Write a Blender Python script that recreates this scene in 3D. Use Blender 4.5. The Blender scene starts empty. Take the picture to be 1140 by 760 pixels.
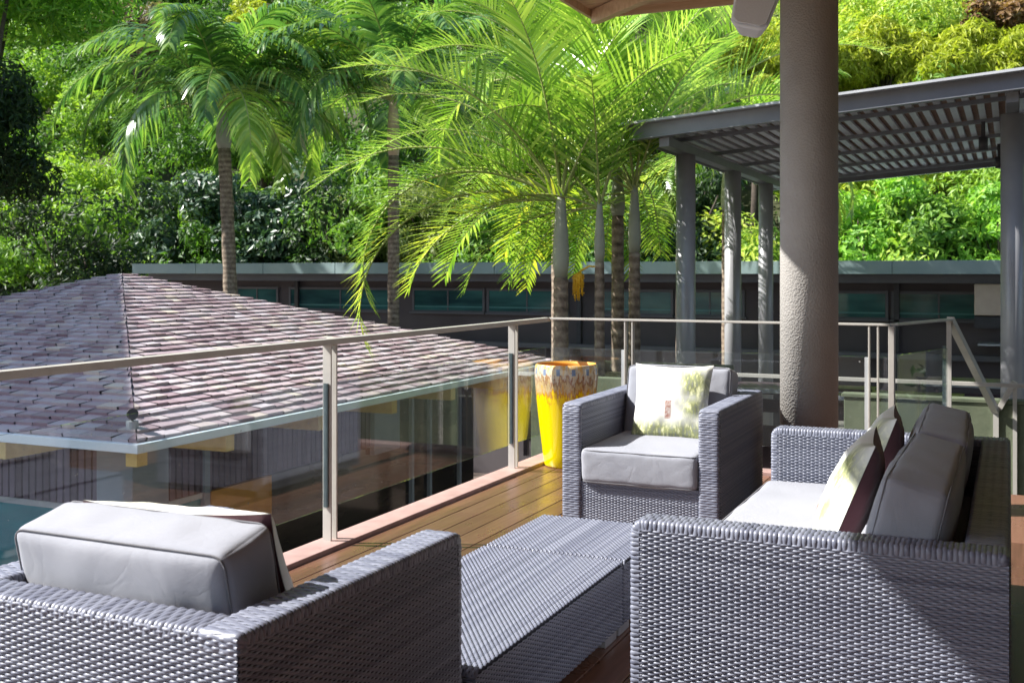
import bpy, bmesh, math, random
import numpy as np
from mathutils import Vector, Matrix

# ------------------------------------------------------------------ camera, sky, sun, exposure
S = bpy.context.scene
COL = S.collection
PI = math.pi
YAW = math.radians(24.4)
cam = bpy.data.cameras.new('camera'); camo = bpy.data.objects.new('camera', cam); COL.objects.link(camo)
camo.location = (0, 0, 1.35); camo.rotation_euler = (PI/2, 0, YAW)
cam.sensor_width = 36; cam.lens = 1222/1140*36; cam.shift_y = -77/1140
cam.clip_end = 600; cam.clip_start = 0.05
cam.dof.use_dof = True; cam.dof.focus_distance = 4.6; cam.dof.aperture_fstop = 7.5
S.camera = camo
SUN = Vector((-0.93, -0.36, 0)).normalized()
ELEV = math.radians(43)
w = bpy.data.worlds.new('World'); S.world = w; w.use_nodes = True
nt = w.node_tree; bg = nt.nodes['Background']
sky = nt.nodes.new('ShaderNodeTexSky'); sky.sky_type = 'NISHITA'; sky.sun_disc = False
sky.sun_elevation = ELEV; sky.sun_rotation = math.atan2(SUN.x, SUN.y)
nt.links.new(sky.outputs[0], bg.inputs[0]); bg.inputs[1].default_value = 0.10
sl = bpy.data.lights.new('sun', 'SUN'); slo = bpy.data.objects.new('sun', sl); COL.objects.link(slo)
sl.energy = 5.0; sl.angle = math.radians(0.53); sl.color = (1, 0.97, 0.92)
sd = Vector((SUN.x*math.cos(ELEV), SUN.y*math.cos(ELEV), math.sin(ELEV)))
slo.rotation_euler = sd.to_track_quat('Z', 'Y').to_euler()
slo.location = sd*60
S.view_settings.view_transform = 'Standard'; S.view_settings.look = 'None'
S.view_settings.exposure = 1.25; S.view_settings.gamma = 1

# ------------------------------------------------------------------ helpers
def tag(o, label=None, cat=None, group=None, kind=None):
    if label: o['label'] = label
    if cat: o['category'] = cat
    if group: o['group'] = group
    if kind: o['kind'] = kind
    return o
def empty(name, loc=(0, 0, 0), rz=0, parent=None):
    o = bpy.data.objects.new(name, None); COL.objects.link(o)
    o.empty_display_size = 0.1
    o.location = loc; o.rotation_euler = (0, 0, rz)
    if parent: o.parent = parent
    return o
def link_mesh(name, me, mat, parent=None):
    o = bpy.data.objects.new(name, me); COL.objects.link(o)
    if mat is not None and len(me.materials) == 0: me.materials.append(mat)
    if parent: o.parent = parent
    return o
def np_mesh(name, V, F, smooth=True):
    """V (n,3) array; F (m,4) or (m,3) array"""
    V = np.asarray(V, dtype=np.float32); F = np.asarray(F, dtype=np.int32)
    k = F.shape[1]
    me = bpy.data.meshes.new(name)
    me.vertices.add(len(V)); me.vertices.foreach_set('co', V.ravel())
    me.loops.add(F.size); me.loops.foreach_set('vertex_index', F.ravel())
    me.polygons.add(len(F)); me.polygons.foreach_set('loop_start', np.arange(0, F.size, k, dtype=np.int32))
    me.polygons.foreach_set('use_smooth', np.full(len(F), smooth, dtype=bool))
    me.update(calc_edges=True)
    return me
class MB:
    def __init__(s): s.v = []; s.f = []
    def box(s, a, b, M=None):
        (x0, y0, z0), (x1, y1, z1) = a, b
        n = len(s.v)
        P = [(x0,y0,z0),(x1,y0,z0),(x1,y1,z0),(x0,y1,z0),(x0,y0,z1),(x1,y0,z1),(x1,y1,z1),(x0,y1,z1)]
        if M is not None: P = [tuple(M @ Vector(p)) for p in P]
        s.v += P
        s.f += [(n,n+3,n+2,n+1),(n+4,n+5,n+6,n+7),(n,n+1,n+5,n+4),(n+1,n+2,n+6,n+5),(n+2,n+3,n+7,n+6),(n+3,n,n+4,n+7)]
        return s
    def bar(s, p, q, wx, h, up=(0, 0, 1)):
        p = Vector(p); q = Vector(q); d = (q-p); L = d.length; d.normalize()
        up = Vector(up); sx = d.cross(up).normalized(); uz = sx.cross(d).normalized()
        M = Matrix((sx, d, uz)).transposed().to_4x4(); M.translation = p
        return s.box((-wx/2, 0, -h/2), (wx/2, L, h/2), M)
    def tube(s, pts, rads, n=12, cap=True):
        pts = [Vector(p) for p in pts]
        if not hasattr(rads, '__len__'): rads = [rads]*len(pts)
        base = len(s.v); ref = Vector((0.13, 0.97, 0.2))
        for i, p in enumerate(pts):
            d = (pts[min(i+1, len(pts)-1)] - pts[max(i-1, 0)]).normalized()
            if abs(d.dot(ref)) > 0.95: ref = Vector((1, 0.1, 0))
            a = d.cross(ref).normalized(); b = d.cross(a)
            for k in range(n):
                t = 2*PI*k/n
                s.v.append(tuple(p + (a*math.cos(t)+b*math.sin(t))*rads[i]))
        for i in range(len(pts)-1):
            for k in range(n):
                a0 = base+i*n+k; a1 = base+i*n+(k+1) % n
                s.f.append((a0, a0+n, a1+n, a1))
        if cap:
            s.f.append(tuple(base+k for k in range(n)))
            s.f.append(tuple(base+(len(pts)-1)*n+k for k in reversed(range(n))))
        return s
    def lathe(s, prof, n=48, c=(0, 0, 0)):
        base = len(s.v)
        for r, z in prof:
            for k in range(n):
                t = 2*PI*k/n; s.v.append((c[0]+r*math.cos(t), c[1]+r*math.sin(t), c[2]+z))
        for i in range(len(prof)-1):
            for k in range(n):
                a0 = base+i*n+k; a1 = base+i*n+(k+1) % n
                s.f.append((a0, a1, a1+n, a0+n))
        return s
    def poly(s, P):
        n = len(s.v); s.v += [tuple(p) for p in P]; s.f.append(tuple(range(n, n+len(P)))); return s
    def build(s, name, mat, parent=None, bevel=0, smooth=False):
        me = bpy.data.meshes.new(name); me.from_pydata(s.v, [], s.f); me.update()
        bm = bmesh.new(); bm.from_mesh(me); bmesh.ops.recalc_face_normals(bm, faces=bm.faces); bm.to_mesh(me); bm.free()
        if smooth:
            for p in me.polygons: p.use_smooth = len(p.vertices) < 5
        o = link_mesh(name, me, mat, parent)
        if bevel:
            m = o.modifiers.new('bevel', 'BEVEL'); m.width = bevel; m.segments = 2; m.limit_method = 'ANGLE'
        return o

# ------------------------------------------------------------------ materials
def new_mat(name):
    m = bpy.data.materials.new(name); m.use_nodes = True
    return m, m.node_tree, m.node_tree.nodes['Principled BSDF'], m.node_tree.links
def N(nt, t, **kw):
    n = nt.nodes.new(t)
    for k, v in kw.items():
        if k.startswith('i_'): n.inputs[k[2:].replace('_', ' ')].default_value = v
        else: setattr(n, k, v)
    return n
def ramp(nt, fac, stops):
    r = nt.nodes.new('ShaderNodeValToRGB')
    while len(r.color_ramp.elements) < len(stops): r.color_ramp.elements.new(0.5)
    for e, (p, c) in zip(r.color_ramp.elements, stops):
        e.position = p; e.color = (*c, 1)
    nt.links.new(fac, r.inputs[0]); return r.outputs[0]
def noise(nt, scale, detail=3, vec=None, rough=0.5):
    n = N(nt, 'ShaderNodeTexNoise'); n.inputs['Scale'].default_value = scale; n.inputs['Detail'].default_value = detail
    n.inputs['Roughness'].default_value = rough
    if vec is not None: nt.links.new(vec, n.inputs['Vector'])
    return n.outputs['Fac']
def coords(nt, which='Object'):
    return nt.nodes.new('ShaderNodeTexCoord').outputs[which]
def bump(nt, h, b, strength=0.3, dist=0.01):
    bp = N(nt, 'ShaderNodeBump'); bp.inputs['Strength'].default_value = strength; bp.inputs['Distance'].default_value = dist
    nt.links.new(h, bp.inputs['Height']); nt.links.new(bp.outputs[0], b.inputs['Normal'])
def simple(name, c0, c1, scale=6, rough=0.5, metal=0, bstr=0.15, bdist=0.004, bscale=None, spec=0.5):
    m, nt, b, L = new_mat(name); v = coords(nt)
    f = noise(nt, scale, 5, v, 0.6)
    L.new(ramp(nt, f, [(0.3, c0), (0.7, c1)]), b.inputs['Base Color'])
    b.inputs['Roughness'].default_value = rough; b.inputs['Metallic'].default_value = metal
    b.inputs['Specular IOR Level'].default_value = spec
    if bstr: bump(nt, noise(nt, bscale or scale*8, 4, v), b, bstr, bdist)
    return m
def mul_vec(nt, vec, s):
    mp = N(nt, 'ShaderNodeMapping'); mp.inputs['Scale'].default_value = s
    nt.links.new(vec, mp.inputs['Vector']); return mp.outputs[0]

M = {}
M['steel'] = simple('painted_steel', (0.40,0.38,0.35), (0.47,0.45,0.41), 9, 0.38, 0.0, 0.05)
M['steel_grey'] = simple('grey_steel', (0.20,0.205,0.225), (0.25,0.255,0.275), 4, 0.38, 0.15, 0.05)
M['darkmetal'] = simple('dark_metal', (0.03,0.03,0.035), (0.05,0.05,0.055), 6, 0.5)
M['clamp'] = simple('clamp_rubber', (0.04,0.06,0.07), (0.06,0.09,0.1), 20, 0.4)
M['post_metal'] = simple('post_metal', (0.29,0.29,0.31), (0.36,0.36,0.37), 3, 0.35, 0.1, 0.04)
M['frame'] = simple('frame_shell', (0.012,0.013,0.024), (0.02,0.021,0.035), 40, 0.7)
M['foot'] = simple('foot_metal', (0.4,0.4,0.42), (0.5,0.5,0.52), 20, 0.35, 0.3)
M['concrete'] = simple('concrete', (0.08,0.10,0.06), (0.14,0.16,0.10), 5, 0.85, 0, 0.4, 0.004)
M['gutter'] = simple('gutter_paint', (0.74,0.84,0.88), (0.82,0.9,0.93), 3, 0.4)
M['fascia'] = simple('fascia_metal', (0.23,0.33,0.34), (0.33,0.42,0.42), 1.2, 0.45, 0.1, 0.03)
M['bandgrey'] = simple('band_grey', (0.10,0.10,0.115), (0.13,0.13,0.14), 2, 0.6)
M['wallbrown'] = simple('brown_render', (0.075,0.062,0.066), (0.10,0.085,0.09), 0.9, 0.8)
M['yellowwood'] = simple('yellow_timber', (0.62,0.42,0.12), (0.75,0.55,0.18), 14, 0.6)
M['orangewood'] = simple('orange_timber', (0.5,0.22,0.03), (0.62,0.3,0.05), 5, 0.5)
M['pier'] = simple('pier_render', (0.23,0.27,0.32), (0.3,0.34,0.38), 2, 0.8)
M['speaker'] = simple('speaker_shell', (0.72,0.75,0.8), (0.8,0.83,0.87), 10, 0.45)
M['mesh'] = simple('speaker_mesh', (0.55,0.56,0.58), (0.7,0.71,0.73), 300, 0.5)
M['tabledark'] = simple('dark_table', (0.05,0.035,0.045), (0.09,0.06,0.075), 5, 0.35)
M['lightedge'] = simple('light_edge', (0.4,0.42,0.44), (0.5,0.52,0.52), 6, 0.4)
M['courtyard'] = simple('courtyard_paving', (0.10,0.08,0.07), (0.16,0.12,0.10), 1.5, 0.6)
M['terrace'] = simple('terrace_paving', (0.10,0.10,0.085), (0.16,0.15,0.13), 1.5, 0.7)
M['soil'] = simple('soil', (0.03,0.03,0.015), (0.06,0.07,0.02), 0.6, 0.95)
M['beigebox'] = simple('beige_panel', (0.5,0.40,0.32), (0.58,0.48,0.38), 6, 0.5)
M['fruit'] = simple('palm_fruit', (0.85,0.42,0.01), (0.95,0.62,0.03), 60, 0.5)
M['palewall'] = simple('pale_render', (0.45,0.44,0.42), (0.55,0.54,0.5), 2, 0.8)

def m_stucco():
    m, nt, b, L = new_mat('stucco'); v = coords(nt)
    L.new(ramp(nt, noise(nt, 3, 5, v), [(0.3, (0.30,0.285,0.265)), (0.7, (0.38,0.36,0.335))]), b.inputs['Base Color'])
    b.inputs['Roughness'].default_value = 0.9
    vo = N(nt, 'ShaderNodeTexVoronoi'); vo.inputs['Scale'].default_value = 85; L.new(v, vo.inputs['Vector'])
    mx = N(nt, 'ShaderNodeMath', operation='ADD'); L.new(vo.outputs['Distance'], mx.inputs[0]); L.new(noise(nt, 90, 4, v), mx.inputs[1])
    bump(nt, mx.outputs[0], b, 0.38, 0.006); return m
M['stucco'] = m_stucco()

def m_wicker():
    m, nt, b, L = new_mat('wicker'); v = coords(nt)
    r = N(nt, 'ShaderNodeNewGeometry').outputs['Random Per Island']
    mx = N(nt, 'ShaderNodeMix', data_type='RGBA')
    L.new(r, mx.inputs[0]); mx.inputs[6].default_value = (0.125,0.135,0.185,1); mx.inputs[7].default_value = (0.215,0.23,0.29,1)
    L.new(mx.outputs[2], b.inputs['Base Color'])
    b.inputs['Roughness'].default_value = 0.42
    b.inputs['Specular IOR Level'].default_value = 0.5
    return m
M['wicker'] = m_wicker()

def m_fabric(name, c0, c1, rough=0.9):
    m, nt, b, L = new_mat(name); v = coords(nt)
    L.new(ramp(nt, noise(nt, 3, 4, v), [(0.3, c0), (0.7, c1)]), b.inputs['Base Color'])
    b.inputs['Roughness'].default_value = rough; b.inputs['Sheen Weight'].default_value = 0.2
    wv = mul_vec(nt, v, (1, 1, 1))
    a = noise(nt, 700, 2, wv)
    cn = N(nt, 'ShaderNodeTexNoise'); cn.inputs['Scale'].default_value = 5.5; cn.inputs['Detail'].default_value = 3; cn.inputs['Distortion'].default_value = 1.6; L.new(mul_vec(nt, v, (1, 1.4, 0.7)), cn.inputs['Vector'])
    rg = N(nt, 'ShaderNodeMath', operation='SUBTRACT'); L.new(cn.outputs['Fac'], rg.inputs[0]); rg.inputs[1].default_value = 0.5
    ab = N(nt, 'ShaderNodeMath', operation='ABSOLUTE'); L.new(rg.outputs[0], ab.inputs[0])
    sq = N(nt, 'ShaderNodeMath', operation='POWER'); L.new(ab.outputs[0], sq.inputs[0]); sq.inputs[1].default_value = 0.6
    mm = N(nt, 'ShaderNodeMath', operation='MULTIPLY_ADD'); L.new(sq.outputs[0], mm.inputs[0]); mm.inputs[1].default_value = 2.2; L.new(a, mm.inputs[2]); 
    b2 = N(nt, 'ShaderNodeMath', operation='MULTIPLY'); L.new(mm.outputs[0], b2.inputs[0]); b2.inputs[1].default_value = 1.0
    bump(nt, b2.outputs[0], b, 0.28, 0.006); return m
M['cush'] = m_fabric('grey_canvas', (0.245,0.255,0.295), (0.295,0.305,0.345))
M['piping'] = m_fabric('grey_piping', (0.13,0.13,0.145), (0.17,0.17,0.185))
M['maroon'] = m_fabric('maroon_cotton', (0.075,0.022,0.03), (0.11,0.035,0.042))

def m_print():
    m, nt, b, L = new_mat('palm_print'); v = coords(nt)
    sep = N(nt, 'ShaderNodeSeparateXYZ'); L.new(v, sep.inputs[0])
    # streaky fronds at foot of cloth and in one upper corner
    st = noise(nt, 1, 5, mul_vec(nt, v, (55, 5, 22)), 0.7)
    cl = noise(nt, 9, 3, v)
    def mth(op, a, bb, c=None):
        n = N(nt, 'ShaderNodeMath', operation=op)
        for i, q in enumerate([a, bb, c]):
            if q is None: continue
            if isinstance(q, (int, float)): n.inputs[i].default_value = q
            else: L.new(q, n.inputs[i])
        return n.outputs[0]
    low = mth('MULTIPLY', mth('SUBTRACT', -0.075, sep.outputs[2]), 14)       # grows to the bottom
    dx = mth('SUBTRACT', sep.outputs[0], 0.13); dz = mth('SUBTRACT', sep.outputs[2], 0.12)
    dd = mth('SQRT', mth('ADD', mth('MULTIPLY', dx, dx), mth('MULTIPLY', dz, dz)), 0)
    cor = mth('MULTIPLY', mth('SUBTRACT', 0.12, dd), 14)
    dx2 = mth('SUBTRACT', sep.outputs[0], 0.12); dz2 = mth('ADD', sep.outputs[2], 0.04)
    dd2 = mth('SQRT', mth('ADD', mth('MULTIPLY', dx2, dx2), mth('MULTIPLY', dz2, dz2)), 0)
    cor2 = mth('MULTIPLY', mth('SUBTRACT', 0.09, dd2), 14)
    g = mth('MAXIMUM', mth('MAXIMUM', low, cor), cor2)
    g2 = mth('ADD', g, mth('MULTIPLY', mth('SUBTRACT', cl, 0.5), 1.6))
    g3 = mth('MULTIPLY', N(nt, 'ShaderNodeClamp').outputs[0], 1)
    clp = N(nt, 'ShaderNodeClamp'); L.new(g2, clp.inputs[0])
    msk = mth('MULTIPLY', clp.outputs[0], mth('ADD', mth('MULTIPLY', st, 1.6), 0.1))
    green = ramp(nt, st, [(0.38, (0.05,0.07,0.02)), (0.5, (0.22,0.25,0.06)), (0.62, (0.66,0.66,0.38))])
    mx = N(nt, 'ShaderNodeMix', data_type='RGBA'); L.new(msk, mx.inputs[0]); mx.inputs[6].default_value = (0.66,0.66,0.62,1); L.new(green, mx.inputs[7])
    # brown trunk stub
    tr = mth('MULTIPLY', mth('LESS_THAN', mth('ABSOLUTE', mth('ADD', sep.outputs[0], 0.005), 0), 0.017), mth('LESS_THAN', mth('ABSOLUTE', mth('ADD', sep.outputs[2], 0.05), 0), 0.05))
    mx2 = N(nt, 'ShaderNodeMix', data_type='RGBA'); L.new(mth('MULTIPLY', tr, mth('MULTIPLY', noise(nt, 60, 3, v), 1.4)), mx2.inputs[0]); L.new(mx.outputs[2], mx2.inputs[6]); mx2.inputs[7].default_value = (0.24,0.10,0.07,1)
    L.new(mx2.outputs[2], b.inputs['Base Color']); b.inputs['Roughness'].default_value = 0.8
    bump(nt, noise(nt, 10, 3, v), b, 0.3, 0.006); return m
M['print'] = m_print()

def m_glaze():
    m, nt, b, L = new_mat('drip_glaze'); v = coords(nt)
    sep = N(nt, 'ShaderNodeSeparateXYZ'); L.new(v, sep.inputs[0])
    at = N(nt, 'ShaderNodeMath', operation='ARCTAN2'); L.new(sep.outputs[1], at.inputs[0]); L.new(sep.outputs[0], at.inputs[1])
    cb = N(nt, 'ShaderNodeCombineXYZ'); L.new(at.outputs[0], cb.inputs[0])
    zs = N(nt, 'ShaderNodeMath', operation='MULTIPLY'); L.new(sep.outputs[2], zs.inputs[0]); zs.inputs[1].default_value = 1.2
    L.new(zs.outputs[0], cb.inputs[1])
    n1 = noise(nt, 9, 4, cb.outputs[0], 0.7)
    q = N(nt, 'ShaderNodeMath', operation='MULTIPLY_ADD'); L.new(n1, q.inputs[0]); q.inputs[1].default_value = 0.42; L.new(sep.outputs[2], q.inputs[2])
    # q from about 0.2 to 0.95
    mr = N(nt, 'ShaderNodeMapRange'); mr.inputs['From Min'].default_value = 0.55; mr.inputs['From Max'].default_value = 0.98; L.new(q.outputs[0], mr.inputs['Value'])
    base = ramp(nt, mr.outputs[0], [(0.0, (0.93,0.72,0.0)), (0.30, (0.93,0.66,0.0)), (0.40, (0.55,0.22,0.02)), (0.50, (0.62,0.50,0.26)), (0.62, (0.30,0.12,0.04)), (0.72, (0.66,0.62,0.48)), (0.92, (0.72,0.42,0.10))])
    # blue spots round the rim
    sa = N(nt, 'ShaderNodeMath', operation='MULTIPLY'); L.new(at.outputs[0], sa.inputs[0]); sa.inputs[1].default_value = 13
    co = N(nt, 'ShaderNodeMath', operation='COSINE'); L.new(sa.outputs[0], co.inputs[0])
    gt = N(nt, 'ShaderNodeMath', operation='GREATER_THAN'); L.new(co.outputs[0], gt.inputs[0]); gt.inputs[1].default_value = 0.72
    zz = N(nt, 'ShaderNodeMath', operation='SUBTRACT'); L.new(sep.outputs[2], zz.inputs[0]); zz.inputs[1].default_value = 0.665
    za = N(nt, 'ShaderNodeMath', operation='ABSOLUTE'); L.new(zz.outputs[0], za.inputs[0])
    zl = N(nt, 'ShaderNodeMath', operation='LESS_THAN'); L.new(za.outputs[0], zl.inputs[0]); zl.inputs[1].default_value = 0.022
    ml = N(nt, 'ShaderNodeMath', operation='MULTIPLY'); L.new(gt.outputs[0], ml.inputs[0]); L.new(zl.outputs[0], ml.inputs[1])
    ml2 = N(nt, 'ShaderNodeMath', operation='MULTIPLY'); L.new(ml.outputs[0], ml2.inputs[0]); ml2.inputs[1].default_value = 0.8
    mx = N(nt, 'ShaderNodeMix', data_type='RGBA'); L.new(ml2.outputs[0], mx.inputs[0]); L.new(base, mx.inputs[6]); mx.inputs[7].default_value = (0.07,0.20,0.42,1)
    L.new(mx.outputs[2], b.inputs['Base Color']); b.inputs['Roughness'].default_value = 0.12
    b.inputs['Coat Weight'].default_value = 0.5
    bump(nt, noise(nt, 25, 2, v), b, 0.08, 0.004); return m
M['glaze'] = m_glaze()
M['terracotta'] = simple('terracotta', (0.62,0.27,0.03), (0.75,0.36,0.05), 12, 0.5)

def m_deck():
    m, nt, b, L = new_mat('deck_wood'); v = coords(nt, 'Object')
    r = N(nt, 'ShaderNodeNewGeometry').outputs['Random Per Island']
    g = noise(nt, 1, 6, mul_vec(nt, v, (55, 2.2, 20)), 0.65)
    ad = N(nt, 'ShaderNodeMath', operation='MULTIPLY_ADD'); L.new(r, ad.inputs[0]); ad.inputs[1].default_value = 0.45
    L.new(g, ad.inputs[2])
    L.new(ramp(nt, ad.outputs[0], [(0.3, (0.07,0.030,0.018)), (0.6, (0.125,0.058,0.036)), (0.95, (0.20,0.10,0.066))]), b.inputs['Base Color'])
    rr = N(nt, 'ShaderNodeMapRange'); L.new(noise(nt, 3, 4, v), rr.inputs['Value']); rr.inputs['To Min'].default_value = 0.16; rr.inputs['To Max'].default_value = 0.42
    L.new(rr.outputs[0], b.inputs['Roughness']); b.inputs['Specular IOR Level'].default_value = 0.6
    bump(nt, g, b, 0.18, 0.002); return m
M['deck'] = m_deck()
M['border'] = simple('border_board', (0.33,0.21,0.19), (0.43,0.29,0.26), 9, 0.5)
def m_soffit():
    m, nt, b, L = new_mat('soffit_wood'); v = coords(nt)
    g = noise(nt, 1, 6, mul_vec(nt, v, (2, 40, 20)), 0.6)
    L.new(ramp(nt, g, [(0.3, (0.55,0.36,0.20)), (0.7, (0.74,0.54,0.34))]), b.inputs['Base Color'])
    b.inputs['Roughness'].default_value = 0.5; return m
M['soffit'] = m_soffit()

def m_glass(name, tint=(0.93,0.97,0.96), boost=1.0, rough=0.0, dirt=0.03):
    m = bpy.data.materials.new(name); m.use_nodes = True; nt = m.node_tree; L = nt.links
    nt.nodes.remove(nt.nodes['Principled BSDF']); out = nt.nodes['Material Output']
    tr = N(nt, 'ShaderNodeBsdfTransparent'); tr.inputs[0].default_value = (*tint, 1)
    gl = N(nt, 'ShaderNodeBsdfGlossy'); gl.inputs['Roughness'].default_value = rough
    fr = N(nt, 'ShaderNodeFresnel'); bf = N(nt, 'ShaderNodeNewGeometry').outputs['Backfacing']
    io = N(nt, 'ShaderNodeMapRange'); io.inputs['To Min'].default_value = 1.5; io.inputs['To Max'].default_value = 1/1.5
    L.new(bf, io.inputs['Value']); L.new(io.outputs[0], fr.inputs[0])
    mu = N(nt, 'ShaderNodeMath', operation='MULTIPLY', use_clamp=True); L.new(fr.outputs[0], mu.inputs[0]); mu.inputs[1].default_value = boost
    mx = N(nt, 'ShaderNodeMixShader'); L.new(mu.outputs[0], mx.inputs[0]); L.new(tr.outputs[0], mx.inputs[1]); L.new(gl.outputs[0], mx.inputs[2])
    df = N(nt, 'ShaderNodeBsdfDiffuse'); df.inputs[0].default_value = (0.7, 0.7, 0.68, 1)
    m2 = N(nt, 'ShaderNodeMixShader'); v = coords(nt)
    sp = ramp(nt, noise(nt, 38, 2, v), [(0.735, (0,0,0)), (0.76, (0.35,0.35,0.35))])
    ms = N(nt, 'ShaderNodeMath', operation='MAXIMUM'); L.new(sp, ms.inputs[0]); ms.inputs[1].default_value = dirt
    L.new(ms.outputs[0], m2.inputs[0]); L.new(mx.outputs[0], m2.inputs[1]); L.new(df.outputs[0], m2.inputs[2])
    L.new(m2.outputs[0], out.inputs[0]); return m
M['glass'] = m_glass('rail_glass', (0.95,0.975,0.975), 1.4, 0, 0.012)
def m_window(name, c0, c1):
    m, nt, b, L = new_mat(name); v = coords(nt)
    L.new(ramp(nt, noise(nt, 1, 3, mul_vec(nt, v, (0.6, 0.6, 3))), [(0.35, c0), (0.65, c1)]), b.inputs['Base Color'])
    b.inputs['Roughness'].default_value = 0.08; return m
M['teal'] = m_window('teal_window', (0.01,0.045,0.05), (0.05,0.17,0.16))
M['darkglass'] = m_window('dark_window', (0.012,0.012,0.012), (0.05,0.04,0.035))
M['poolglass'] = m_window('blue_green_window', (0.008,0.15,0.19), (0.03,0.32,0.34))

M['tealbar'] = simple('teal_bar', (0.05,0.2,0.2), (0.08,0.26,0.25), 3, 0.4)
def m_slats():
    m, nt, b, L = new_mat('slat_cladding'); v = coords(nt)
    r = N(nt, 'ShaderNodeNewGeometry').outputs['Random Per Island']
    L.new(ramp(nt, r, [(0.0, (0.06,0.035,0.05)), (0.5, (0.11,0.08,0.11)), (1.0, (0.15,0.11,0.16))]), b.inputs['Base Color'])
    b.inputs['Roughness'].default_value = 0.6; return m
M['slats'] = m_slats()
def m_shingle():
    m, nt, b, L = new_mat('shingles'); v = coords(nt)
    r = N(nt, 'ShaderNodeNewGeometry').outputs['Random Per Island']
    L.new(ramp(nt, r, [(0.0, (0.27,0.18,0.20)), (0.25, (0.38,0.285,0.31)), (0.5, (0.46,0.365,0.385)), (0.78, (0.53,0.46,0.49)), (0.95, (0.47,0.38,0.36)), (0.994, (0.66,0.56,0.48))]), b.inputs['Base Color'])
    b.inputs['Roughness'].default_value = 0.42
    bump(nt, noise(nt, 18, 4, v), b, 0.3, 0.01); return m
M['shingle'] = m_shingle()

def leaf_mat(name, stops, trans=0.35, rough=0.52, attr=False):
    m = bpy.data.materials.new(name); m.use_nodes = True; nt = m.node_tree; L = nt.links
    b = nt.nodes['Principled BSDF']; out = nt.nodes['Material Output']
    r = N(nt, 'ShaderNodeNewGeometry').outputs['Random Per Island']
    if attr:
        a = N(nt, 'ShaderNodeAttribute'); a.attribute_name = 'tint'
        q = N(nt, 'ShaderNodeMath', operation='MULTIPLY_ADD'); L.new(r, q.inputs[0]); q.inputs[1].default_value = 0.3; L.new(a.outputs['Fac'], q.inputs[2]); fac = q.outputs[0]
    else:
        n1 = noise(nt, 0.9, 2, coords(nt))
        q = N(nt, 'ShaderNodeMath', operation='MULTIPLY_ADD'); L.new(r, q.inputs[0]); q.inputs[1].default_value = 0.6
        q2 = N(nt, 'ShaderNodeMath', operation='MULTIPLY'); L.new(n1, q2.inputs[0]); q2.inputs[1].default_value = 0.4
        L.new(q2.outputs[0], q.inputs[2]); fac = q.outputs[0]
    c = ramp(nt, fac, stops)
    L.new(c, b.inputs['Base Color']); b.inputs['Roughness'].default_value = rough
    t = N(nt, 'ShaderNodeBsdfTranslucent')
    br = N(nt, 'ShaderNodeMix', data_type='RGBA', blend_type='MULTIPLY'); br.inputs[0].default_value = 1
    L.new(c, br.inputs[6]); br.inputs[7].default_value = (1.55, 1.65, 0.75, 1); L.new(br.outputs[2], t.inputs[0])
    mx = N(nt, 'ShaderNodeMixShader'); mx.inputs[0].default_value = trans
    L.new(b.outputs[0], mx.inputs[1]); L.new(t.outputs[0], mx.inputs[2]); L.new(mx.outputs[0], out.inputs[0])
    return m
LM = {
 'dark': leaf_mat('leaf_dark', [(0.1,(0.008,0.022,0.008)),(0.5,(0.024,0.055,0.015)),(0.9,(0.07,0.12,0.03))]),
 'mid': leaf_mat('leaf_mid', [(0.1,(0.04,0.11,0.018)),(0.5,(0.12,0.25,0.03)),(0.9,(0.28,0.42,0.06))]),
 'bright': leaf_mat('leaf_bright', [(0.1,(0.07,0.19,0.02)),(0.5,(0.20,0.41,0.045)),(0.9,(0.42,0.6,0.10))]),
 'yellow': leaf_mat('leaf_yellow', [(0.1,(0.16,0.20,0.014)),(0.5,(0.36,0.42,0.035)),(0.9,(0.58,0.58,0.10))]),
 'bamboo': leaf_mat('leaf_bamboo', [(0.1,(0.09,0.12,0.03)),(0.5,(0.20,0.25,0.07)),(0.9,(0.34,0.38,0.14))]),
 'glossy': leaf_mat('leaf_glossy', [(0.1,(0.02,0.05,0.025)),(0.5,(0.045,0.10,0.05)),(0.9,(0.13,0.21,0.11))], 0.2, 0.4),
 'brown': leaf_mat('leaf_brown', [(0.1,(0.10,0.055,0.03)),(0.5,(0.22,0.12,0.05)),(0.9,(0.34,0.22,0.10))]),
 'grey': leaf_mat('leaf_greybrown', [(0.1,(0.07,0.06,0.04)),(0.5,(0.14,0.12,0.07)),(0.9,(0.24,0.2,0.13))]),
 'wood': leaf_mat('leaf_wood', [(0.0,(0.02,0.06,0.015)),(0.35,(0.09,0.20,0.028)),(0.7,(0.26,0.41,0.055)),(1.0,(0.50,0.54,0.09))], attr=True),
 'palm': leaf_mat('palm_leaf_bright', [(0.05,(0.06,0.15,0.022)),(0.45,(0.19,0.34,0.045)),(0.8,(0.44,0.56,0.13)),(0.96,(0.68,0.56,0.13))], 0.34, 0.25),
 'palmdark': leaf_mat('palm_leaf_dark', [(0.1,(0.035,0.10,0.035)),(0.5,(0.10,0.22,0.055)),(0.8,(0.27,0.40,0.10)),(0.95,(0.50,0.50,0.15))], 0.32, 0.2),
 'palmold': leaf_mat('palm_leaf_old', [(0.1,(0.13,0.23,0.03)),(0.5,(0.32,0.43,0.05)),(0.8,(0.55,0.54,0.08)),(0.97,(0.68,0.42,0.05))], 0.4, 0.28),
}
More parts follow.
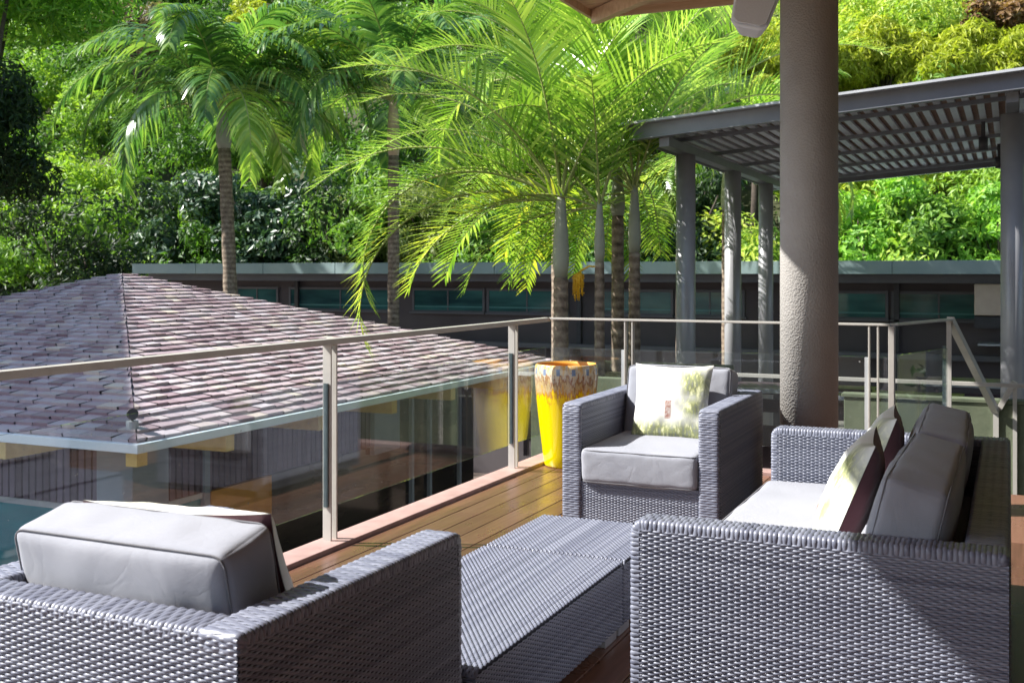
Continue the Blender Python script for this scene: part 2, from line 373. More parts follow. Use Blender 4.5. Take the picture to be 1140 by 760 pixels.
def m_trunk():
    m, nt, b, L = new_mat('palm_trunk'); v = coords(nt)
    wv = N(nt, 'ShaderNodeTexWave', wave_type='BANDS', bands_direction='Z'); wv.inputs['Scale'].default_value = 3.2; wv.inputs['Distortion'].default_value = 1.5
    L.new(v, wv.inputs['Vector'])
    n = noise(nt, 14, 5, v, 0.7)
    q = N(nt, 'ShaderNodeMath', operation='MULTIPLY_ADD'); L.new(wv.outputs['Fac'], q.inputs[0]); q.inputs[1].default_value = 0.18; L.new(n, q.inputs[2])
    L.new(ramp(nt, q.outputs[0], [(0.35, (0.07,0.05,0.035)), (0.6, (0.22,0.165,0.12)), (0.85, (0.38,0.32,0.24))]), b.inputs['Base Color'])
    b.inputs['Roughness'].default_value = 0.9; bump(nt, q.outputs[0], b, 0.6, 0.02); return m
M['trunk'] = m_trunk()
M['shaft'] = simple('crownshaft', (0.24,0.25,0.19), (0.34,0.34,0.26), 4, 0.55)
M['shaftbeige'] = simple('crownshaft_beige', (0.42,0.32,0.2), (0.55,0.45,0.3), 4, 0.5)
M['rachis'] = simple('rachis', (0.25,0.30,0.08), (0.38,0.40,0.14), 6, 0.5)
M['bark'] = simple('bark', (0.05,0.038,0.03), (0.11,0.085,0.065), 6, 0.95, 0, 0.5, 0.02)

# ------------------------------------------------------------------ woven wicker surfaces
STK, PIT = 0.017, 0.0066
def resample(pts, step):
    pts = np.array(pts, float); seg = np.linalg.norm(np.diff(pts, axis=0), axis=1); s = np.r_[0, np.cumsum(seg)]
    n = max(2, int(round(s[-1]/step))+1); t = np.linspace(0, s[-1], n)
    out = np.stack([np.interp(t, s, pts[:, k]) for k in range(pts.shape[1])], 1)
    tan = np.gradient(out, axis=0); tan /= np.linalg.norm(tan, axis=1)[:, None]
    return t, out, tan
def rounded(pts, r, n=5):
    """round the corners of a 2D polyline"""
    out = [pts[0]]
    for i in range(1, len(pts)-1):
        p0, p, p1 = (np.array(q, float) for q in pts[i-1:i+2])
        a = (p0-p)/np.linalg.norm(p0-p); b = (p1-p)/np.linalg.norm(p1-p)
        for k in range(n+1):
            t = k/n
            q = (p+a*r)*(1-t)**2 + p*2*t*(1-t) + (p+b*r)*t**2
            out.append(tuple(q))
    out.append(pts[-1]); return out
class Weave:
    def __init__(s): s.V = []; s.F = []; s.n = 0; s.back = MB()
    def surf(s, cross, spine, O, A, Nn, T, pitch=PIT, stake=STK, flip=1, am=1.0):
        """cross: 2D polyline (a along A, b along the surface normal) - strands follow it;
        spine: 2D polyline (t along T, n along Nn) - strands are stacked along it"""
        O, A, Nn, T = (np.array(q, float) for q in (O, A, Nn, T))
        u, cp, ct = resample(cross, stake/3.0)
        v, sp, stn = resample(spine, pitch)
        cn = np.stack([-ct[:, 1], ct[:, 0]], 1)*flip         # cross normal (a,b)
        rows = len(v)
        Ts = stn[:, 0:1]*T + stn[:, 1:2]*Nn                   # along-spine direction
        Ns = -stn[:, 1:2]*T + stn[:, 0:1]*Nn
        if np.dot(Ns.mean(0), Nn) < 0 and len(spine) == 2: Ns = -Ns
        C = O + sp[:, 0:1]*T + sp[:, 1:2]*Nn
        P = C[:, None, :] + cp[None, :, 0:1]*A + cp[None, :, 1:2]*Ns[:, None, :]
        Nrm = cn[None, :, 0:1]*A + cn[None, :, 1:2]*Ns[:, None, :]
        ph = np.cos(PI*(u[None, :]/stake + np.arange(rows)[:, None]))
        rng = np.random.default_rng(len(v)*7+len(u))
        amp = 0.0025*am*(1+0.15*rng.standard_normal((rows, 1)))
        base = P + Nrm*(ph*amp)[..., None]
        hw = pitch*0.50
        prof = [(-1.0, -0.0022), (-0.45, 0.0), (0.45, 0.0), (1.0, -0.0022)]
        lay = np.stack([base + Ts[:, None, :]*(o*hw) + Nrm*d for o, d in prof], 2)   # rows, cols, 4, 3
        R, Cc = rows, len(u)
        idx = np.arange(R*Cc*4).reshape(R, Cc, 4) + s.n
        f = np.stack([idx[:, :-1, :-1], idx[:, 1:, :-1], idx[:, 1:, 1:], idx[:, :-1, 1:]], -1).reshape(-1, 4)
        s.V.append(lay.reshape(-1, 3)); s.F.append(f); s.n += R*Cc*4
        return s
    def flat(s, O, A, T, Nn, la, lt, **k):
        return s.surf([(0, 0), (la, 0)], [(0, 0), (lt, 0)], O, A, Nn, T, **k)
    def build(s, name, parent):
        me = np_mesh(name, np.concatenate(s.V), np.concatenate(s.F), True)
        return link_mesh(name, me, M['wicker'], parent)

X_, Y_, Z_ = (1, 0, 0), (0, 1, 0), (0, 0, 1)
nX, nY = (-1, 0, 0), (0, -1, 0)
def join_shell(o, boxes):
    """the dark shell behind the strands, in the same part mesh"""
    me = o.data; bm = bmesh.new(); bm.from_mesh(me)
    me.materials.append(M['frame'])
    for a, b in boxes:
        mb = MB().box(a, b)
        vs = [bm.verts.new(p) for p in mb.v]
        for f in mb.f:
            q = bm.faces.new([vs[i] for i in f]); q.material_index = 1
    bm.to_mesh(me); bm.free()

def softbox(name, half, r, bulge, mat, parent, n=22, wr=0.0, seed=0, pipe=True, axis=2):
    """upholstery: rounded box with bulging faces; half = half sizes"""
    rng = random.Random(seed)
    hx, hy, hz = half
    V = []; F = []; idx = {}
    def add(p):
        k = tuple(round(c, 5) for c in p)
        if k not in idx: idx[k] = len(V); V.append(p)
        return idx[k]
    for ax in range(3):
        for sg in (-1, 1):
            g = [[None]*(n+1) for _ in range(n+1)]
            for i in range(n+1):
                for j in range(n+1):
                    a = math.sin((i/n-0.5)*PI*0.98)/math.sin(PI*0.49); b = math.sin((j/n-0.5)*PI*0.98)/math.sin(PI*0.49)
                    p = [0, 0, 0]; p[ax] = sg; p[(ax+1) % 3] = a; p[(ax+2) % 3] = b
                    g[i][j] = add(tuple(p))
            for i in range(n):
                for j in range(n):
                    q = (g[i][j], g[i+1][j], g[i+1][j+1], g[i][j+1])
                    F.append(q if sg > 0 else q[::-1])
    V = np.array(V); H = np.array([hx, hy, hz])
    U = V.copy()
    P = V*H
    inner = np.clip(P, -(H-r), H-r); d = P-inner; L = np.linalg.norm(d, axis=1)
    P = np.where((L > 1e-9)[:, None], inner + d/np.maximum(L, 1e-9)[:, None]*r, P)
    for ax in range(3):
        a, b = (ax+1) % 3, (ax+2) % 3
        wgt = np.clip(1-U[:, a]**2, 0, 1)*np.clip(1-U[:, b]**2, 0, 1)
        P[:, ax] += np.sign(U[:, ax])*(np.abs(U[:, ax])**6)*wgt**0.6*bulge[ax]
    if wr:
        ph = [rng.uniform(0, 6) for _ in range(8)]
        wv = (np.sin(P[:, 0]*23+P[:, 2]*17+ph[0])*np.sin(P[:, 1]*19+ph[1]) + 0.6*np.sin(P[:, 0]*51+P[:, 2]*-37+ph[2])*np.sin(P[:, 2]*43+P[:, 1]*31+ph[3])
              + 0.8*np.sin(P[:, 0]*9+ph[4])*np.sin(P[:, 2]*11+ph[5]))
        nrm = U/np.linalg.norm(U, axis=1)[:, None]
        P += nrm*(wv*wr)[:, None]
    me = np_mesh(name, P, np.array(F), True)
    o = link_mesh(name, me, mat, parent)
    m = o.modifiers.new('sub', 'SUBSURF'); m.levels = 1; m.render_levels = 1
    if pipe:
        a, b = (axis+1) % 3, (axis+2) % 3
        mb = MB()
        for sg in (-1, 1):
            pts = []
            ra = H[a]-r*0.12; rb = H[b]-r*0.12; c = r*1.2
            for (cx, cy, t0) in ((ra-c, rb-c, 0), (-ra+c, rb-c, 90), (-ra+c, -rb+c, 180), (ra-c, -rb+c, 270)):
                for k in range(7):
                    t = math.radians(t0+15*k); p = [0, 0, 0]; p[a] = cx+c*math.cos(t); p[b] = cy+c*math.sin(t)
                    p[axis] = sg*(H[axis]-r*0.28); pts.append(tuple(p))
            pts.append(pts[0]); mb.tube(pts, 0.0022, 6, False)
        mb.build('piping', M['piping'], o, smooth=True)
    return o

def seating(name, label, cat, loc, rz, W, D, ncush, group=None, seed=1):
    Hh, A_, r = 0.67, 0.105, 0.014
    root = empty(name, loc, rz); tag(root, label, cat, group)
    w2, d2 = W/2, D/2
    e = 0.006
    z0 = 0.05
    for sx in (-1, 1):
        wv = Weave()
        xc = sx*(w2-A_/2); h = A_/2
        cr = rounded([(-h, -0.028), (-h, 0), (h, 0), (h, -0.028)], r)
        # top of the arm from the back to the front, then rolling down over the front
        sp = rounded([(0.0, -0.035), (0.0, 0), (D/2, 0)], 0.014, 5)[:-1] + rounded([(D/2, 0), (D-0.002, 0), (D-0.002, -(Hh-z0))], 0.045, 8)
        # T = -Y, N = Z ; the spine bends towards -Z where the normal turns to -Y
        wv.surf(cr, sp, (xc, d2, Hh), X_, Z_, nY, pitch=0.0125, stake=0.026, am=0.45)
        # sides
        for s2 in (-1, 1):
            x = xc + s2*h
            n = (s2, 0, 0)
            zz = z0 if s2 == sx else 0.26
            if s2 == sx: wv.flat((x, -d2+0.030, zz), Y_, Z_, n, D-0.032, Hh-0.03-zz, flip=1)
            else: wv.flat((x, -d2+0.030, zz), Y_, Z_, n, D-A_-0.03, Hh-0.03-zz, flip=1)
        o = wv.build('arm', root)
        join_shell(o, [((xc-h+e, -d2+e+0.004, z0+0.005), (xc+h-e, d2-e, Hh-e-0.006))])
    # backrest
    wv = Weave()
    cr = rounded([(-A_/2, -0.028), (-A_/2, 0), (A_/2, 0), (A_/2, -0.028)], r)
    wi = W-2*A_
    wv.surf([(q[0], q[1]) for q in cr], [(0, 0), (wi, 0)], (-wi/2, d2-A_/2, Hh), Y_, Z_, X_, pitch=0.0125, stake=0.026, am=0.45)
    bc = rounded([(-w2, -0.03), (-w2, 0), (w2, 0), (w2, -0.03)], r)
    wv.surf([(-w2+0.004, 0), (w2-0.004, 0)], [(0, 0), (Hh-z0-0.012, 0)], (0, d2, z0), X_, Y_, Z_)
    wv.flat((-wi/2, d2-A_, 0.42), X_, Z_, nY, wi, Hh-0.03-0.42)
    o = wv.build('backrest', root)
    join_shell(o, [((-wi/2+0.002, d2-A_+e, z0+0.005), (wi/2-0.002, d2-e, Hh-e-0.004))])
    # seat base with front apron
    wv = Weave()
    wv.flat((-wi/2, -d2+0.014, z0), X_, Z_, nY, wi, 0.265-z0)
    o = wv.build('seat_base', root)
    join_shell(o, [((-wi/2+0.002, -d2+0.02, z0+0.005), (wi/2-0.002, d2-A_-0.002, 0.262))])
    for fx in (-1, 1):
        for fy in (-1, 1):
            MB().box((fx*(w2-0.06)-0.025, fy*(d2-0.06)-0.025, 0), (fx*(w2-0.06)+0.025, fy*(d2-0.06)+0.025, z0)).build('foot', M['foot'], root, 0.004)
    # cushions
    cw = wi/ncush
    for k in range(ncush):
        cx = -wi/2 + cw*(k+0.5)
        c = softbox('seat_cushion', (cw/2-0.004, (D-A_-0.02)/2, 0.088), 0.028, (0.0, 0.006, 0.018), M['cush'], root, wr=0.0022, seed=seed+k)
        c.location = (cx, -d2+(D-A_-0.02)/2-0.012, 0.353)
        b = softbox('back_cushion', (cw/2-0.008, 0.085, 0.205), 0.026, (0.010, 0.030, 0.010), M['cush'], root, wr=0.0042, seed=seed+10+k, axis=1)
        b.location = (cx+(0.03 if D < 0.95 else 0), d2-A_-0.155, 0.590 if D < 0.95 else 0.600); b.rotation_euler = (math.radians(-13), 0, math.radians(random.Random(seed+k).uniform(-1.5, 1.5)))
    return root

def throw_pillow(name, label, loc, rot, size=0.42, T=0.075, TB=None, group='palm print throw pillows', seed=0):
    root = empty(name, loc); root.rotation_euler = rot; tag(root, label, 'throw pillow', group)
    n = 28; g = np.linspace(-1, 1, n+1)
    uu, vv = np.meshgrid(g, g, indexing='ij')
    h = size/2
    X = uu*h*(1-0.085*(1-vv**2)); Zc = vv*h*(1-0.085*(1-uu**2))
    prof = (np.clip(1-uu**2, 0, 1)*np.clip(1-vv**2, 0, 1))**0.42
    rng = np.random.default_rng(seed)
    wr = 0.0035*np.sin(uu*9+seed)*np.sin(vv*7+1.3*seed) + 0.002*np.sin(uu*17+vv*13)
    wr = wr + 0.004*np.sin(np.arctan2(vv, uu)*9+seed)*(uu**2+vv**2)*0.5
    idx = np.arange((n+1)*(n+1)).reshape(n+1, n+1)
    for side, nm, mat in ((-1, 'front_panel', M['print']), (1, 'back_panel', M['maroon'])):
        Yy = side*((TB if TB and side > 0 else T)*prof + wr*np.clip(prof*1.5, 0, 1)) + side*0.001
        V = np.stack([X, Yy, Zc], -1).reshape(-1, 3)
        F = np.stack([idx[:-1, :-1], idx[1:, :-1], idx[1:, 1:], idx[:-1, 1:]], -1).reshape(-1, 4)
        if side > 0: F = F[:, ::-1]
        link_mesh(nm, np_mesh(nm, V, F, True), mat, root)
    return root

# ------------------------------------------------------------------ the setting: ground, hill, deck
def sheet(name, x0, x1, y0, y1, z, mat, res=1):
    mb = MB(); mb.poly([(x0,y0,z),(x1,y0,z),(x1,y1,z),(x0,y1,z)])
    return tag(mb.build(name, mat), kind='structure')
sheet('courtyard_ground', -60, 60, -60, 24, -2.9, M['courtyard'])
t = MB().box((-3.3, 7.56, -2.896), (9, 19.6, -1.1)).build('lower_terrace', M['terrace']); tag(t, kind='structure')

def hill_z(x, y):
    u = -0.413*x + 0.911*y; r = 0.911*x+0.413*y
    z = -2.8 + np.maximum(0, y-23.5)*0.62 + np.maximum(0, -x-30)*0.15*(y > 0)
    z = np.where(y < 23.5, -2.8 + np.maximum(0, -x-26)*0.10, z)
    return z + 1.2*np.sin(x*0.13+1)*np.sin(y*0.11)*np.clip((y-24)/12, 0, 1)
gx = np.linspace(-190, 150, 120); gy = np.linspace(20, 220, 90)
XX, YY = np.meshgrid(gx, gy, indexing='ij')
ZZ = hill_z(XX, YY); ZZ = np.where(YY < 23, -2.95, ZZ)
ii = np.arange(XX.size).reshape(XX.shape)
Fh = np.stack([ii[:-1, :-1], ii[1:, :-1], ii[1:, 1:], ii[:-1, 1:]], -1).reshape(-1, 4)
tag(link_mesh('hillside', np_mesh('hillside', np.stack([XX, YY, ZZ], -1).reshape(-1, 3), Fh), M['soil']), kind='structure')

# deck boards
mb = MB(); rng = random.Random(4)
bw = 0.14; x = -2.98
while x < 7.5:
    y = -4.6 + rng.uniform(-1.5, 0)
    while y < 7.5:
        L_ = rng.choice((2.4, 3.0, 3.6)); y1 = min(y+L_, 7.34)
        mb.box((x, y, -0.03), (x+bw-0.006, y1-0.002, rng.uniform(-0.0012, 0.0004)))
        y += L_
    x += bw
dk = mb.build('deck', M['deck'], bevel=0.002); tag(dk, kind='structure')
db = MB().box((-3.06, -6, -0.9), (8, 7.5, -0.034)).build('deck_slab', M['darkmetal']); tag(db, kind='structure')
mb = MB().box((-3.14, -6, -0.25), (-2.985, 7.5, 0.022)).box((-2.98, 7.345, -0.25), (-0.72, 7.5, 0.022))
eb = mb.build('deck_kerb', M['border'], bevel=0.004); tag(eb, kind='structure')

# ------------------------------------------------------------------ railings
RH = 1.02
def railing_left():
    root = empty('glass_railing', (-3.08, 5, 0)); tag(root, 'long glass railing with flat steel handrail running along the left edge of the deck', 'railing')
    ys = [-4.24, -2.03, 0.18, 2.39, 4.60, 6.81]
    P = (-3.08, 5, 0)
    MB().box((-0.028, -9.3, RH-0.03), (0.028, 2.42, RH)).build('handrail', M['steel'], root, 0.002)
    for y in ys:
        y -= P[1]
        pst = MB().box((-0.024, y-0.03, 0.02), (0.024, y-0.02, RH-0.03)).box((-0.024, y+0.02, 0.02), (0.024, y+0.03, RH-0.03)).build('post', M['steel'], root, 0.0015)
        MB().box((-0.012, y-0.042, 0.19), (0.012, y-0.031, 0.80)).build('glass_clamp', M['clamp'], pst)
    for a, b in zip(ys[:-1], ys[1:]):
        MB().box((-0.005, a-5+0.036, 0.185), (0.005, b-5-0.044, 0.805)).build('glass_panel', M['glass'], root)
    MB().box((-0.005, 6.81-5+0.036, 0.185), (0.005, 2.38, 0.805)).build('glass_panel', M['glass'], root)
railing_left()
def railing_far():
    root = empty('glass_railing', (-1.9, 7.41, 0)); tag(root, 'glass railing across the far end of the deck, behind the armchair and the round pillar', 'railing')
    MB().box((-1.18, -0.028, RH-0.014), (1.20, 0.028, RH)).build('handrail', M['steel'], root, 0.002)
    xs = [-2.45, -0.80]
    for x in xs:
        x += 1.9
        pst = MB().box((x-0.032, -0.024, 0.02), (x-0.022, 0.024, RH-0.014)).box((x+0.022, -0.024, 0.02), (x+0.032, 0.024, RH-0.014)).build('post', M['steel'], root, 0.0015)
        MB().box((x-0.055, -0.014, 0.19), (x-0.033, 0.014, 0.80)).build('glass_clamp', M['lightedge'], pst)
    MB().box((1.195, -0.06, 0.02), (1.23, 0.03, RH-0.016)).build('end_post', M['steel'], root, 0.002)
    for a, b in ((-3.05, -2.51), (-2.41, -0.86), (-0.76, -0.705)):
        MB().box((a+1.9, -0.005, 0.185), (b+1.9, 0.005, 0.805)).build('glass_panel', M['glass'], root)
railing_far()
def stair_rail():
    root = empty('stair_railing', (-0.68, 7.43, 0)); tag(root, 'steel and glass railing that turns down the stairs right of the round pillar', 'railing')
    p0 = Vector((0.0, 0.02, RH-0.007)); p1 = Vector((0.29, 1.0, RH-0.007)); p2 = Vector((0.58, 1.97, 0.26))
    MB().bar(p0, p1, 0.05, 0.014).build('handrail', M['steel'], root)
    MB().bar(p1, p2, 0.05, 0.045).build('sloping_handrail', M['steel'], root)
    pst = MB().box((0.268, 0.975, -1.1), (0.30, 1.025, RH-0.014)).build('post', M['steel'], root)
    MB().box((0.24, 0.98, 0.12), (0.267, 1.02, 0.82)).build('glass_clamp', M['clamp'], pst)
    MB().box((0.56, 1.95, -1.1), (0.60, 2.0, 0.28)).build('post', M['steel'], root)
    MB().box((0.70, 1.95, -1.1), (0.73, 2.0, 0.46)).bar((0.60, 1.97, 0.28), (0.715, 1.97, 0.5), 0.05, 0.04).build('post', M['steel'], root)
    q = p1-p0
    mb = MB(); mb.bar(p0+q*0.06-Vector((0, 0, 0.5)), p1-q*0.06-Vector((0, 0, 0.5)), 0.01, 0.60); mb.build('glass_panel', M['glass'], root)
stair_rail()

# low planter walls and lower rail behind the deck
def lower_bits():
    r = empty('planter_box', (-3.3, 9.6, -1.1)); tag(r, 'low grey green planter wall just behind the yellow pot', 'planter')
    MB().box((-0.75, -0.25, 0), (0.72, -0.13, 1.5)).box((-0.75, -0.13, 0), (-0.63, 1.6, 1.5)).box((0.6, -0.13, 0), (0.72, 1.6, 1.5)).box((-0.63, 1.48, 0), (0.6, 1.6, 1.5)).build('wall', M['concrete'], r, 0.006)
    MB().box((-0.63, -0.13, 0), (0.6, 1.48, 1.40)).build('soil', M['soil'], r)
    r = empty('retaining_wall', (-0.4, 9.4, -1.1)); tag(r, 'low grey green retaining wall beyond the glass right of the round pillar', 'wall')
    MB().box((-0.85, 0, 0), (0.72, 0.14, 1.42)).build('wall', M['concrete'], r, 0.006)
    MB().box((-0.87, -0.012, 1.422), (0.74, 0.152, 1.45)).build('coping', M['concrete'], r, 0.003)
    r = empty('low_rail', (-1.5, 8.9, -1.1)); tag(r, 'low horizontal steel rail seen through the far glass railing', 'rail')
    MB().box((-1.0, -0.012, 1.60), (1.75, 0.012, 1.63)).build('rail', M['steel'], r, 0.002)
    for x in (-0.98, 0.1, 1.73):
        MB().box((x-0.012, -0.010, 0), (x+0.012, 0.010, 1.598)).build('post', M['steel'], r)
lower_bits()
# dark tables on the lower terrace
def bar_table(x, y, L, label):
    r = empty('high_table', (x, y, -1.1)); tag(r, label, 'table', 'dark high tables on the lower terrace')
    top = MB().box((-L/2, -0.4, 1.06), (L/2, 0.4, 1.12)).build('tabletop', M['tabledark'], r, 0.004)
    MB().box((-L/2-0.01, -0.425, 1.075), (L/2+0.01, -0.402, 1.125)).build('edge_strip', M['lightedge'], top)
    for sx in (-1, 1):
        for sy in (-1, 1):
            MB().box((sx*(L/2-0.1)-0.03, sy*0.33-0.03, 0), (sx*(L/2-0.1)+0.03, sy*0.33+0.03, 1.058)).build('leg', M['tabledark'], r)
    MB().box((-L/2+0.15, -0.36, 0.85), (L/2-0.15, -0.33, 1.0)).box((-L/2+0.15, -0.36, 0.2), (L/2-0.15, -0.33, 0.7)).build('front_panel', M['tabledark'], r)
bar_table(-4.9, 13.8, 2.2, 'dark high table beyond the railing between the palm trunks and the first steel column')
bar_table(-2.2, 13.0, 1.6, 'dark high table beyond the far railing, mostly behind the round pillar')
bar_table(-1.2, 12.6, 1.5, 'dark high table seen just right of the round pillar')
bar_table(-0.1, 14.6, 1.7, 'dark high table seen beyond the post at the top of the stairs')

# ------------------------------------------------------------------ round pillar, roof over the deck, speaker
r = empty('round_pillar', (-1.05, 6.44, 0)); tag(r, 'thick round stuccoed pillar standing on the deck between armchair and sofa', 'pillar')
MB().tube([(0, 0, 0), (0, 0, 3.42)], 0.162, 64).build('shaft', M['stucco'], r, smooth=True)
def main_roof():
    r = empty('deck_roof', (-1.05, 6.44, 3.3)); tag(r, 'timber lined roof whose eave shows along the top edge above the pillar', 'roof')
    P = Vector((-1.05, 6.44, 3.3))
    def q(x, y, z): return tuple(Vector((x, y, z))-P)
    x0, y1 = -3.07, 8.35
    mb = MB(); y = -6.0
    while y < y1-0.05:
        mb.box(q(x0, y, 3.46), q(9, y+0.135, 3.48)); y += 0.14
    mb.build('soffit_boards', M['soffit'], r)
    MB().box(q(x0-0.13, -6.2, 3.485), q(9.2, y1+0.25, 3.62)).build('roof_sheet', M['bandgrey'], r)
    MB().box(q(x0-0.03, -6, 3.40), q(x0, y1+0.03, 3.47)).box(q(x0, y1, 3.40), q(9, y1+0.03, 3.47)).build('fascia', M['soffit'], r)
    for k, yy in enumerate([-5, -3.2, -1.4, 0.4, 2.2, 4.0, 5.8]):
        MB().box(q(x0+0.02, yy, 3.34), q(9, yy+0.07, 3.458)).build('rafter', M['soffit'], r, 0.003)
    MB().bar(q(x0+0.03, y1-0.03, 3.40), q(-1.05, 6.44, 3.36), 0.07, 0.11).build('rafter', M['soffit'], r, 0.003)
    MB().bar(q(-1.35, y1-0.02, 3.40), q(-1.05, 6.6, 3.38), 0.06, 0.10).build('rafter', M['soffit'], r, 0.003)
    MB().bar(q(0.6, y1-0.02, 3.40), q(-1.05, 6.44, 3.38), 0.06, 0.10).build('rafter', M['soffit'], r, 0.003)
main_roof()
def speaker():
    r = empty('outdoor_speaker', (-1.40, 6.62, 2.93)); tag(r, 'pale grey wedge shaped speaker hanging under the eave left of the pillar', 'speaker')
    r.scale = (1.08, 1.08, 1.08); r.rotation_euler = (math.radians(-14), math.radians(14), math.radians(10))
    mb = MB()
    prof = [(-0.135, 0.14), (-0.105, -0.13), (-0.07, -0.155), (0.07, -0.155), (0.105, -0.13), (0.135, 0.14)]
    for (x, z) in prof: mb.v.append((x, -0.08, z))
    for (x, z) in prof: mb.v.append((x*0.62, 0.10, z*0.8))
    n = 6; mb.f.append(tuple(range(n))); mb.f.append(tuple(range(2*n-1, n-1, -1)))
    for i in range(n): j = (i+1) % n; mb.f.append((i, i+n, j+n, j))
    mb.build('cabinet', M['speaker'], r, 0.012)
    mb = MB()
    for (x, z) in prof: mb.v.append((x*0.88, -0.096, z*0.88))
    for (x, z) in prof: mb.v.append((x*0.88, -0.083, z*0.88))
    mb.f.append(tuple(range(n))); mb.f.append(tuple(range(2*n-1, n-1, -1)))
    for i in range(n): j = (i+1) % n; mb.f.append((i, i+n, j+n, j))
    mb.build('grille', M['mesh'], r, 0.004)
    MB().tube([(0, 0, 0.14), (0, 0, 0.34)], 0.012, 10).box((-0.15, -0.02, 0.10), (-0.14, 0.02, 0.2)).box((0.14, -0.02, 0.10), (0.15, 0.02, 0.2)).box((-0.15, -0.02, 0.2), (0.15, 0.02, 0.21)).build('bracket', M['speaker'], r)
speaker()

def shade_wall():  # added out of view to darken the right-hand sides of the furniture
    r = empty('added_shade_wall', (5.5, 0.5, 0)); tag(r, 'added unseen dark wall with glass doors, shading the furniture from the right', 'building')
    mb = MB(); mb.box((-2.3, 5.0, 0), (3.0, 6.6, 3.3)).box((-2.3, -6.5, 0), (3.0, -4.5, 3.3)).box((-2.3, -4.5, 2.5), (3.0, 5.0, 3.3)); mb.build('wall', M['wallbrown'], r)
    for y in (-4.5, -2.1, 0.3, 2.7):
        f = MB().box((-2.28, y, 0), (-2.2, y+0.06, 2.5)).box((-2.28, y+2.28, 0), (-2.2, y+2.34, 2.5)).box((-2.28, y+0.06, 2.44), (-2.2, y+2.28, 2.5)).build('sliding_door', M['darkmetal'], r)
        MB().box((-2.25, y+0.06, 0), (-2.23, y+2.28, 2.44)).build('pane', M['darkglass'], f)
shade_wall()
# ------------------------------------------------------------------ pergola
def pergola():
    r = empty('pergola', (-1.5, 12, -1.1)); tag(r, 'grey steel pergola with sloping slatted roof on round columns beyond the deck', 'pergola')
    P = Vector((-1.5, 12, -1.1)); SL = 0.076
    def z(x, off=0): return 2.66 + SL*(x+3.44) + off
    def q(x, y, zz): return tuple(Vector((x, y, zz))-P)
    XL, XR, YN, YF = -3.44, 4.0, 10.4, 17.6
    def slope_box(mb, x0, x1, y0, y1, zo0, zo1):
        n = len(mb.v)
        for (x, y, zz) in ((x0,y0,z(x0,zo0)),(x1,y0,z(x1,zo0)),(x1,y1,z(x1,zo0)),(x0,y1,z(x0,zo0)),(x0,y0,z(x0,zo1)),(x1,y0,z(x1,zo1)),(x1,y1,z(x1,zo1)),(x0,y1,z(x0,zo1))):
            mb.v.append(q(x, y, zz))
        mb.f += [(n,n+3,n+2,n+1),(n+4,n+5,n+6,n+7),(n,n+1,n+5,n+4),(n+1,n+2,n+6,n+5),(n+2,n+3,n+7,n+6),(n+3,n,n+4,n+7)]
        return mb
    # C-shaped edge beams
    for yy, s in ((YN, 1), (YF, -1)):
        mb = MB(); slope_box(mb, XL, XR, yy, yy+0.012*s, 0, 0.14)
        slope_box(mb, XL, XR, min(yy-0.05*s, yy+0.05*s), max(yy-0.05*s, yy+0.05*s), -0.010, -0.002)
        mb.build('edge_beam', M['steel_grey'], r, 0.001)
    mb = MB(); slope_box(mb, XL-0.10, XR, YN-0.10, YF+0.1, 0.142, 0.165)
    mb.build('roof_sheet', M['gutterw'], r)
    mb = MB(); slope_box(mb, XL+0.02, XR, YN+0.06, YF-0.05, 0.120, 0.140); mb.build('boarding', M['brownboard'], r)
    for k, yy in enumerate(np.linspace(YN+0.8, YF-0.5, 5)):
        mb = slope_box(MB(), XL+0.02, XR, yy, yy+0.03, 0.03, 0.072); mb.build('purlin', M['steel_grey'], r)
    x = XL+0.15; 
    while x < XR:
        mb = slope_box(MB(), x, x+0.062, YN+0.08, YF-0.08, 0.076, 0.105); mb.build('slat', M['slat'], r); x += 0.125
    for X in (-3.1, 0.02, 3.4):
        mb = slope_box(MB(), X-0.05, X+0.05, YN+0.06, YF-0.06, -0.10, -0.012); mb.build('cross_beam', M['steel_grey'], r)
        for Y in (11.25, 13.4, 15.4, 17.3):
            MB().tube([q(X, Y, -1.1), q(X, Y, z(X, -0.102))], 0.101, 32).build('column', M['post_metal'], r, smooth=True)
    mb = slope_box(MB(), XL, XL+0.012, YN+0.02, YF-0.02, 0.0, 0.11); mb.build('end_beam', M['steel_grey'], r)
    for (X, Y) in ((-0.25, 12.3), (-0.12, 14.6)):
        f = MB().box(q(X-0.02, Y-0.02, z(X, -0.16)), q(X+0.02, Y+0.02, z(X, -0.004))).build('light_bracket', M['darkmetal'], r)
        MB().tube([q(X, Y, z(X, -0.30)), q(X, Y, z(X, -0.162))], 0.045, 14).build('spotlight', M['darkmetal'], r, smooth=True)
M['gutterw'] = simple('white_flashing', (0.5,0.51,0.53), (0.6,0.61,0.62), 3, 0.5)
M['brownboard'] = simple('brown_boards', (0.30,0.17,0.12), (0.42,0.26,0.19), 6, 0.7)
M['slat'] = simple('slat_metal', (0.62,0.63,0.68), (0.72,0.73,0.78), 6, 0.4, 0.1)
pergola()

